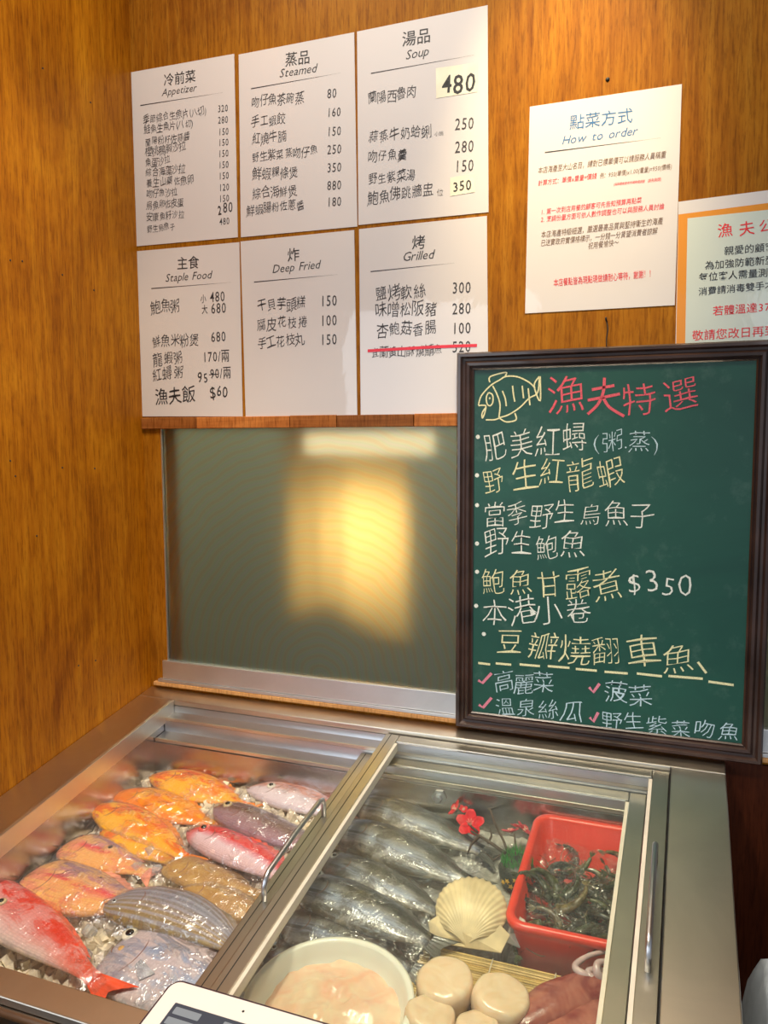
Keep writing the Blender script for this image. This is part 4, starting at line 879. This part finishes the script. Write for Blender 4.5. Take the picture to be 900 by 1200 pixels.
for x_ in (0.012, 0.085, 0.16, 0.235):
    tube('string', [(x_, -0.0033*i+0.001, 0.0026+0.0006*(i % 2)) for i in range(64)], 0.0008, MLip, mat, 5)
MScal = meatmat('scallop_flesh', (0.80, 0.58, 0.38), (0.86, 0.70, 0.52))
for k, (px, rad, lab) in enumerate([((523,1143), 0.0325, 'thick round raw scallop at the back left of the bamboo mat'), ((585,1162), 0.0315, 'thick raw scallop touching the squid on the bamboo mat'), ((500,1187), 0.028, 'raw scallop beside the white bowl rim'), ((558,1203), 0.024, 'raw scallop at the very front, cut by the picture edge')]):
    c = slope(px, mz+0.032); c = Vector((c.x, c.y, c.z-0.027)); hgt = 0.030; V = []; Fc = []; na = 36
    prof_ = [(0.02, 0), (0.8, 0), (0.96, 0.08), (1.0, 0.3), (1.0, 0.72), (0.95, 0.92), (0.85, 0.99), (0.6, 1.01), (0.3, 1.0), (0.02, 1.0)]
    for r, h in prof_:
        for a_ in range(na):
            a = 2*math.pi*a_/na; rr_ = rad*r*(1+0.07*mn.noise(Vector((math.cos(a)*1.4+k*3, math.sin(a)*1.4, h)))+0.02*mn.noise(Vector((math.cos(a)*5+k, math.sin(a)*5, h*2))))
            V.append((rr_*math.cos(a), rr_*math.sin(a), hgt*h+0.0015*mn.noise(Vector((rr_*math.cos(a)*90, rr_*math.sin(a)*90, k)))))
    for i in range(len(prof_)-1):
        for a_ in range(na): Fc.append((i*na+a_, i*na+(a_+1) % na, (i+1)*na+(a_+1) % na, (i+1)*na+a_))
    Fc.append(tuple(range(na))[::-1]); Fc.append(tuple((len(prof_)-1)*na+a_ for a_ in range(na)))
    o = link('scallop', mesh('scallop', V, Fc, smooth=True), MScal); o.location = c; o.rotation_euler = (BA, 0, k); tag(o, lab, 'scallop')
MShell = plain('shell_cream', (0.82, 0.66, 0.40), 0.45, var=0.12, scale=40, coat=0.2); 
def shell(cpx, hinge, R0, label, lift=0.02, rot=0.0, tiltx=0.35, name='scallop_shell', mat=None, ribs=22):
    h = slope(hinge, BZ+lift); c = slope(cpx, BZ+lift); d = c-h; ang = math.atan2(d.y, d.x)-math.pi/2+rot
    r = empty(name, h, label, 'shell'); r.matrix_world = Matrix.Translation(h) @ Matrix((BX, BY, BN)).transposed().to_4x4() @ Matrix.Rotation(ang, 4, 'Z') @ Matrix.Rotation(tiltx, 4, 'X')
    V = []; Fc = []; nr, na = 20, ribs*4; span = math.radians(124)
    for s in (0, 1):
        for i in range(nr+1):
            f = i/nr
            for k in range(na+1):
                a = -span/2+span*k/na; rim_ = R0*(0.54*math.cos(a)+math.sqrt(max(0.0, 0.49**2-(0.54*math.sin(a))**2)))*(1+0.008*math.cos(k/4*2*math.pi))
                if True:
                    g = f; x = rim_*g*math.sin(a)*1.12; y = rim_*g*math.cos(a)*1.02
                zz = 0.30*R0*math.sin(math.pi*min(1, 0.10+0.78*g))*math.cos(a*0.9)*0.9+0.0009*g*math.cos(k/4*2*math.pi)
                V.append((x, y, zz-(0.0016 if s else 0)))
    m_ = (nr+1)*(na+1)
    for i in range(nr):
        for k in range(na): a = i*(na+1)+k; Fc.append((a, a+na+1, a+na+2, a+1)); Fc.append((m_+a, m_+a+1, m_+a+na+2, m_+a+na+1))
    for k in range(na): a = nr*(na+1)+k; Fc.append((a, m_+a, m_+a+1, a+1))
    for i in range(nr):
        a = i*(na+1); Fc.append((a, m_+a, m_+a+na+1, a+na+1)); a += na; Fc.append((a, a+na+1, m_+a+na+1, m_+a))
    link('fan', mesh('fan', V, Fc, smooth=True), mat or MShell, r)
    for s in (-1, 1):
        V = [(0, -0.002, 0.004), (s*R0*0.52, 0.0, 0.001), (s*R0*0.62, R0*0.26, 0.004), (s*R0*0.46, R0*0.36, 0.010), (0, R0*0.10, 0.014)]
        V = V+[(x, y, z_-0.002) for x, y, z_ in V]; Fc = [(0, 1, 2, 3, 4) if s > 0 else (4, 3, 2, 1, 0), (5, 6, 7, 8, 9)[::-s]]+[(i, (i+1) % 5, 5+(i+1) % 5, 5+i) for i in range(5)]
        link('ear', mesh('ear', V, Fc), mat or MShell, r)
    return r
shell((560,1052), (546,1110), 0.083, 'large cream scallop shell with radiating ribs', lift=0.022)
shell((612,1078), (594,1104), 0.034, 'small pale broken shell between the big shell and the red bin', lift=0.014, name='shell_fragment', mat=plain('shell_white', (0.74, 0.70, 0.64), 0.4), ribs=8)

# ------------------------------------------------------------------ squid
MSq = meatmat('squid_skin', (0.22, 0.035, 0.035), (0.50, 0.18, 0.13)); MSqT = meatmat('squid_arm_skin', (0.50, 0.36, 0.38), (0.66, 0.52, 0.54))
def squid(label, pts, rads, arms, lift, fins=None):
    c0_ = slope(pts[0], mz+lift); r = empty('squid', c0_, label, 'squid')
    P2 = smoothpts([slope(p, mz+lift)-c0_ for p in pts], 5); n2 = len(P2); rd = list(np.interp(np.linspace(0, 1, n2), np.linspace(0, 1, len(rads)), rads))
    me = tubemesh('mantle', P2, rd, 20)
    for v in me.vertices: v.co.z = v.co.z*0.62 + 0.0015*mn.noise(v.co*60) + (SL*v.co.y*0.38)
    link('mantle', me, MSq, r)
    for a in arms:
        q = smoothpts([slope(p[:2], mz+lift+p[2])-c0_ for p in a], 5); m2 = len(q)
        link('arm', tubemesh('arm', q, list(np.linspace(0.0058, 0.0022, m2)), 8), MSqT, r)
    if fins:
        for a, b, c in fins:
            A1, B1, C1 = [slope(p, mz+lift+0.004)-c0_ for p in (a, b, c)]; V = []; Fc = []
            for i in range(9):
                for j in range(5):
                    f, g = i/8, j/4; base = A1.lerp(C1, f); q = base+(B1-(A1+C1)/2)*math.sin(math.pi*f)**0.7*g; q.z += 0.002*math.sin(f*9+g*4)*g; V.append(q)
            for i in range(8):
                for j in range(4): a_ = i*5+j; Fc.append((a_, a_+5, a_+6, a_+1))
            o = link('fin', mesh('fin', V, Fc, smooth=True), MSq, r); s_ = o.modifiers.new('s', 'SOLIDIFY'); s_.thickness = 0.003
    return r
squid('reddish squid lying across the mat, arms curling by the bin', [(578,1206), (612,1196), (650,1176), (690,1160), (716,1154)], [0.003, 0.020, 0.027, 0.024, 0.018],
  [[(706,1150,0.004), (684,1142,0.012), (674,1132,0.014), (690,1120,0.012), (716,1114,0.006)], [(710,1152,0.004), (700,1140,0.016), (702,1128,0.02), (722,1130,0.01), (734,1140,0.004)], [(712,1155,0.0), (726,1146,0.008), (734,1134,0.012), (724,1118,0.01), (708,1108,0.002)], [(708,1156,0), (724,1158,0.004), (740,1150,0.004), (748,1140,0.002)],
   [(704,1152,0.004), (692,1146,0.010), (690,1138,0.012), (704,1136,0.012), (716,1142,0.008)]], 0.012, [((590,1196), (640,1162), (656,1178))])
squid('second squid at the bottom edge below the reddish one', [(600,1232), (650,1218), (700,1200), (745,1186)], [0.004, 0.022, 0.028, 0.020],
  [[(738,1184,0), (746,1170,0.01), (740,1158,0.012), (728,1164,0.01)], [(740,1188,0), (756,1178,0.008), (762,1164,0.006)]], 0.008, [((610,1226), (640,1196), (670,1206))])

# ------------------------------------------------------------------ red bin with prawns
MBin = plain('red_plastic', (0.80, 0.045, 0.02), 0.3, coat=0.4, var=0.05, sss=0.05)
RZ = 0.924
bl = slope((634,950), RZ); flp = slope((602,1080), RZ); fr = slope((745,1124), RZ)
BX0, BX1 = 0.763, 0.934; BYb, BYf = bl.y-0.004, flp.y-0.003
binr = empty('plastic_bin', (BX0, BYf, RZ+SL*BYf-0.09), 'bright red rectangular plastic bin under the lid glass', 'bin')
def rrect(x0, x1, y0, y1, r, n=6):
    out = []
    for cx, cy, a0 in ((x1-r, y1-r, 0), (x0+r, y1-r, 90), (x0+r, y0+r, 180), (x1-r, y0+r, 270)):
        for i in range(n+1): a = math.radians(a0+90*i/n); out.append((cx+r*math.cos(a), cy+r*math.sin(a)))
    return out
rings = []
def ring(ins, dz, r=0.022): rings.append([(x, y, RZ+SL*y+dz) for x, y in rrect(BX0+ins, BX1-ins, BYf+ins, BYb-ins, max(0.006, r-ins*0.5))])
ring(0.014, -0.085); ring(0.006, -0.020); ring(0.004, -0.010); ring(-0.001, -0.009); ring(-0.002, -0.003); ring(0.0, 0.0); ring(0.006, 0.0); ring(0.009, -0.004); ring(0.018, -0.083)
n2 = len(rings[0]); V = [p for rg in rings for p in rg]; Fc = []
for i in range(len(rings)-1):
    for k in range(n2): Fc.append((i*n2+k, i*n2+(k+1) % n2, (i+1)*n2+(k+1) % n2, (i+1)*n2+k))
Fc.append(tuple(range(n2))[::-1]); Fc.append(tuple((len(rings)-1)*n2+k for k in range(n2)))
o = link('bin_body', mesh('bin_body', V, Fc, smooth=True), MBin, binr); o.matrix_parent_inverse = Matrix.Translation(-Vector(binr.location))
MPr = [plain('prawn_shell_%d' % k, c, 0.22, coat=0.8, var=0.35, scale=120) for k, c in enumerate([(0.055, 0.065, 0.035), (0.10, 0.11, 0.05), (0.035, 0.04, 0.03), (0.16, 0.13, 0.06)])]
def prawn(mt):
    r = bpy.data.objects.new('prawn', None); COL.objects.link(r)
    Ls = 0.052; V = []; seg = 9
    pts = []; rd = []
    for i in range(28):
        f = i/27; a = f*2.3; pts.append((0.026*math.sin(a), 0.026*(1-math.cos(a)), 0)); rd.append((0.0078*(1-f*0.72)*(1+0.14*((f*seg) % 1))) if f > 0.04 else 0.003)
    link('shell', tubemesh('shell', pts, rd, 10), mt, r)
    tp = Vector(pts[-1]); tb_ = []
    V = []; Fc = []
    for k in range(4):
        a = 2.3+(-0.5+k*0.33); d = Vector((math.cos(a), math.sin(a), 0.1*(k-1.5))); s = Vector((-d.y, d.x, 0)); b0 = len(V)
        V += [tp, tp+d*0.007+s*0.002, tp+d*0.013, tp+d*0.007-s*0.002]; Fc.append((b0, b0+1, b0+2, b0+3))
    link('tail_fan', mesh('tail_fan', V, Fc), mt, r)
    for s in (-1, 1):
        q = smoothpts([(0, -0.002, 0.002*s), (-0.015, -0.006, 0.004*s), (-0.03, 0.002, 0.008*s), (-0.035, 0.02, 0.010*s)], 3); link('antenna', tubemesh('antenna', q, 0.0006, 4), MPr[3], r)
    link('rostrum', tubemesh('rostrum', [(0.002, -0.003, 0), (-0.006, -0.007, 0), (-0.013, -0.008, 0)], [0.003, 0.002, 0.0004], 6), mt, r)
    V = []; me_ = None
    for s in (-1, 1):
        e = link('eye', lathemesh('eye', [(0.0003, -0.0014), (0.0013, -0.0006), (0.0013, 0.0006), (0.0003, 0.0014)], 6), MEyeB, r); e.location = (-0.002, -0.005, 0.004*s)
    for i in range(5):
        a = 0.25+i*0.25; x, y = 0.026*math.sin(a), 0.026*(1-math.cos(a)); q = [(x, y, 0), (x-0.010*math.sin(a)*0.3-0.002, y+0.012, 0.003)]
        link('leg', tubemesh('leg', q, [0.0009, 0.0004], 4), mt, r)
    return r
protos = [prawn(m) for m in MPr]
rp = random.Random(11); first = [True]*4
gx = 0
for k in range(64):
    ty = k % 4 if k % 7 else 3; ty = (0, 1, 2, 0, 1, 2, 3)[k % 7]
    x = rp.uniform(BX0+0.030, BX1-0.030); y = rp.uniform(BYf+0.032, BYb-0.050)
    zt = RZ+SL*y-0.034+rp.uniform(-0.012, 0.010)
    if y > BYb-0.08: zt -= 0.012
    src = protos[ty]
    if first[ty]: r = src; first[ty] = False; new = False
    else:
        r = src.copy(); COL.objects.link(r)
        for ch in src.children: c = ch.copy(); COL.objects.link(c); c.parent = r
    r.location = (x, y, zt); r.rotation_euler = (rp.uniform(-0.9, 0.9), rp.uniform(-0.7, 0.7), rp.uniform(0, 6.28))
    tag(r, 'dark olive raw prawn heaped in the red bin', 'prawn', 'prawns in the red bin')
def crumple(name, x0, x1, y0, y1, zf, label, cat, mat, amp=0.012, n=40, sd=0.0, th=0.0, fr=28):
    V = []; Fc = []
    for j in range(n+1):
        for i in range(n+1):
            x = x0+(x1-x0)*i/n; y = y0+(y1-y0)*j/n; e = mn.noise(Vector((x*fr, y*fr, sd))); e2 = abs(mn.noise(Vector((x*fr*1.9, y*fr*1.9, sd+4))))
            V.append((x+0.006*mn.noise(Vector((x*fr, y*fr, sd+9))), y+0.006*mn.noise(Vector((y*fr, x*fr, sd+19))), zf(x, y)+amp*e+amp*0.8*(0.3-e2)))
    for j in range(n):
        for i in range(n): a = j*(n+1)+i; Fc.append((a, a+1, a+n+2, a+n+1))
    o = link(name, mesh(name, V, Fc, smooth=True), mat); tag(o, label, cat); return o
crumple('plastic_film', BX0+0.020, BX1-0.022, BYf+0.030, BYb-0.035, lambda x, y: RZ+SL*y-0.017, 'loose clear crumpled film over the prawns', 'plastic film', MWrapS, 0.010, sd=2)

# ------------------------------------------------------------------ plum blossom branch and small pot
MPet = plain('petal_red', (0.85, 0.012, 0.03), 0.45, var=0.15, sss=0.05); MPet2 = plain('petal_rose', (0.78, 0.10, 0.14), 0.45, var=0.15); MBr = plain('bark', (0.10, 0.07, 0.055), 0.7, var=0.3, bmp=0.4); MSta = plain('stamen', (0.90, 0.62, 0.50), 0.5)
bz0 = BZ+0.042
b0 = slope((592,1002), bz0)
br = empty('blossom_branch', b0, 'artificial plum branch with red blossoms behind the scallop shell', 'branch')
def bp(x, y, dz=0): return slope((x, y), bz0+dz)-b0
for pts, rad in (([(597,1004), (590,985), (580,965), (575,950), (571,940)], 0.0020), ([(592,1000), (575,988), (562,980), (552,974)], 0.0026), ([(572,988), (576,980), (575,972)], 0.0018), ([(562,980), (552,990), (548,1000)], 0.0022), ([(604,1002), (604,990), (603,978)], 0.0018), ([(575,950), (570,946)], 0.0012), ([(560,975), (545,962), (538,955)], 0.0016), ([(590,1000),(578,1008),(570,1000)],0.0015)):
    tube('twig', [bp(*p) for p in pts], [rad*(1-0.35*i/(len(pts)-1)) for i in range(len(pts))], MBr, br, 7)
def blossom(px, R0, mt, yaw, tiltv, lab=None):
    r = link('blossom', lathemesh('blossom', [(0.0006, -0.002), (0.002, -0.001), (0.0022, 0.001), (0.0006, 0.0018)], 8), MSta, br); r.location = bp(*px)
    q = Vector(tiltv).normalized().to_track_quat('Z', 'Y'); r.rotation_euler = (q.to_matrix() @ Matrix.Rotation(yaw, 3, 'Z')).to_euler()
    for k in range(5):
        V = []; Fc = []
        for i in range(7):
            for j in range(7):
                f, g = i/6, j/6*2-1; w = R0*0.40*math.sin(math.pi*min(1, 0.12+f*0.80))**0.7
                V.append((R0*f, w*g, R0*0.30*f*f+R0*0.10*g*g*math.sin(f*3)))
        for i in range(6):
            for j in range(6): a = i*7+j; Fc.append((a, a+7, a+8, a+1))
        p_ = link('petal', mesh('petal', V, Fc, smooth=True), mt, r); p_.rotation_euler = (0, 0, k*2*math.pi/5); s_ = p_.modifiers.new('s', 'SOLIDIFY'); s_.thickness = 0.0006
    for k in range(7):
        a = k*0.9; link('stamen', tubemesh('stamen', [(0, 0, 0.001), (R0*0.25*math.cos(a), R0*0.25*math.sin(a), R0*0.4)], 0.0004, 4), MSta, r)
blossom((551,966), 0.021, MPet, 0.3, (0.1, -0.6, 0.8)); blossom((534,948,0.0), 0.013, MPet, 0.9, (-0.6, -0.2, 0.5)); blossom((543,949), 0.008, MPet, 0.2, (0.3, -0.2, 0.9))
blossom((598,975), 0.013, MPet2, 0.5, (-0.2, 0.3, 0.9)); blossom((614,973), 0.014, MPet2, 0.9, (0.5, 0.2, 0.7)); blossom((606,969), 0.010, MPet2, 0.1, (0.0, 0.5, 0.8))
pc = slope((606,1030), BZ+0.012)
pot = empty('planter', pc, 'small dark pot with green grass top and yellow blossoms beside the bin', 'pot', rot=(0.25, 0, 0))
link('pot_body', lathemesh('pot_body', [(0.005, -0.012), (0.019, -0.012), (0.024, 0.004), (0.025, 0.018), (0.021, 0.026), (0.012, 0.029), (0.003, 0.030)], 28), plain('pot_dark', (0.045, 0.055, 0.045), 0.4, var=0.4, scale=80), pot)
V = []; Fc = []; rg = random.Random(5)
for k in range(420):
    a = rg.uniform(0, 6.28); r = 0.019*math.sqrt(rg.random())+0.003; x, y = r*math.cos(a), r*math.sin(a)+0.006; dx, dy = rg.uniform(-0.004, 0.004), rg.uniform(-0.002, 0.005); h = rg.uniform(0.006, 0.014); b_ = len(V)
    V += [(x-0.0005, y, 0.024), (x+0.0005, y, 0.024), (x+dx, y+dy, 0.026+h)]; Fc.append((b_, b_+1, b_+2))
tag(link('grass_tuft', mesh('grass_tuft', V, Fc), plain('plastic_grass', (0.08, 0.48, 0.10), 0.5, var=0.2), pot), kind='stuff')
MYel = plain('yellow_blossom', (0.80, 0.50, 0.08), 0.5)
for k, (a, h) in enumerate([(-1.9, 0.016), (-1.45, 0.021), (-1.0, 0.017), (-1.7, 0.009), (-1.2, 0.010), (-2.2, 0.010)]):
    V = [(0, 0, 0.001)]; n3 = 10
    for i in range(n3): q = 0.0045 if i % 2 == 0 else 0.0022; V.append((q*math.cos(i*math.pi/5), q*math.sin(i*math.pi/5), 0))
    o = link('yellow_flower', mesh('yellow_flower', V, [(0, i+1, (i+1) % n3+1) for i in range(n3)]), MYel, pot); R3 = 0.0255
    o.location = (R3*math.cos(a), R3*math.sin(a), h); o.rotation_euler = Vector((math.cos(a), math.sin(a), 0.3)).to_track_quat('Z', 'Y').to_euler()

# ------------------------------------------------------------------ tablet resting across the front rim
TZ0 = 1.0
tl = slope((206,1147), TZ0); tr_ = slope((385,1200), TZ0)
tab = empty('tablet', (tl.x, tl.y, tl.z-0.011), 'white tablet in a dark case leaning on the front rim', 'tablet', rot=(BA, 0, math.atan2(tr_.y-tl.y, tr_.x-tl.x)))
TW, TH_ = 0.186, 0.245
def rplate(name, x0, x1, y0, y1, z0, z1, r, mat, parent):
    c = rrect(x0, x1, y0, y1, r, 6); n = len(c); V = [(x, y, z0) for x, y in c]+[(x, y, z1) for x, y in c]
    Fc = [tuple(range(n))[::-1], tuple(range(n, 2*n))]+[(i, (i+1) % n, n+(i+1) % n, n+i) for i in range(n)]
    return link(name, mesh(name, V, Fc), mat, parent)
rplate('case', -0.003, TW+0.003, -TH_-0.003, 0.003, 0.0, 0.0095, 0.013, plain('case_maroon', (0.045, 0.02, 0.03), 0.45), tab)
rplate('bezel', 0, TW, -TH_, 0, 0.0096, 0.0110, 0.011, plain('bezel_white', (0.88, 0.80, 0.76), 0.25, coat=0.6, var=0.01), tab)
MScr, nt, b = newmat('screen_dark'); b.inputs['Base Color'].default_value = (0.03, 0.035, 0.045, 1); b.inputs['Emission Color'].default_value = (0.05, 0.06, 0.08, 1); b.inputs['Emission Strength'].default_value = 0.6; b.inputs['Roughness'].default_value = 0.12
def emat(n, c):
    m, nt, b = newmat(n); b.inputs['Base Color'].default_value = (*[x*0.3 for x in c], 1); b.inputs['Emission Color'].default_value = (*c, 1); b.inputs['Emission Strength'].default_value = 0.5; return m
MB1 = emat('ui_grey', (0.30, 0.33, 0.36)); MB2 = emat('ui_teal', (0.02, 0.25, 0.33)); MB3 = emat('ui_white', (0.6, 0.62, 0.65))
scr = rplate('screen', 0.018, TW-0.018, -TH_+0.022, -0.0235, 0.0110, 0.0113, 0.001, MScr, tab)
def ui(x0, x1, y0, y1, m): rplate('screen_button', 0.018+x0, 0.018+x1, -0.0235-y1, -0.0235-y0, 0.0113, 0.01145, 0.001, m, scr)
ui(0.004, 0.034, 0.004, 0.012, MB1); ui(0.060, 0.078, 0.004, 0.012, MB1); ui(0.083, 0.112, 0.004, 0.012, MB1); ui(0.003, 0.036, 0.016, 0.024, MB1); ui(0.040, 0.072, 0.016, 0.026, MB1)
ui(0.003, 0.036, 0.026, 0.060, MB2); ui(0.040, 0.072, 0.030, 0.060, MB1); ui(0.076, 0.112, 0.016, 0.060, MB1); ui(0.116, 0.148, 0.016, 0.060, MB2); ui(0.116, 0.148, 0.004, 0.012, MB1)
cd_ = link('front_camera', lathemesh('front_camera', [(0.0003, 0), (0.0014, 0), (0.0012, 0.0002), (0.0003, 0.0002)], 12), MBlackgap, tab); cd_.location = (TW/2-0.004, -0.0115, 0.0110)

# ------------------------------------------------------------------ pale cloth on a stool, right of the freezer
stl = empty('stool', (1.215, -0.46, 0), 'dark stool under the pale cloth at the lower right, in shadow', 'stool')
link('seat', lathemesh('seat', [(0.02, 0.67), (0.17, 0.67), (0.18, 0.685), (0.17, 0.70), (0.02, 0.705)], 32), MBlackgap, stl)
for k in range(4):
    a = math.pi/4+k*math.pi/2; tube('leg', [(0.12*math.cos(a), 0.12*math.sin(a), 0.67), (0.16*math.cos(a), 0.16*math.sin(a), 0.0)], 0.012, MBlackgap, stl)
V = []; Fc = []; n = 56
for j in range(n+1):
    for i in range(n+1):
        u, v = i/n*2-1, j/n*2-1; r = max(abs(u), abs(v)); x = 1.205+0.172*u; y = -0.46+0.25*v
        h = 0.10*max(0, 1-r**7)+0.022*mn.noise(Vector((u*3, v*3, 1)))+0.030*abs(mn.noise(Vector((u*9+v*3, v*4, 3))))+0.012*mn.noise(Vector((u*16, v*16, 3)))
        V.append((x, y, 0.712+max(0, h)+(0.0 if r < 0.8 else -0.10*(r-0.8)/0.2 if (u*u+v*v) > 0.75 else 0)))
for j in range(n):
    for i in range(n): a = j*(n+1)+i; Fc.append((a, a+1, a+n+2, a+n+1))
o = link('folded_cloth', mesh('folded_cloth', V, Fc, smooth=True), plain('cloth_blue_grey', (0.50, 0.56, 0.64), 0.8, var=0.08)); s_ = o.modifiers.new('s', 'SOLIDIFY'); s_.thickness = 0.003
tag(o, 'rumpled pale blue-grey cloth right of the freezer in the dark', 'cloth')

o.location = (-0.006, 0.03, 0.032); stl.scale = (1, 1, 1.046); stl.location.y += 0.03
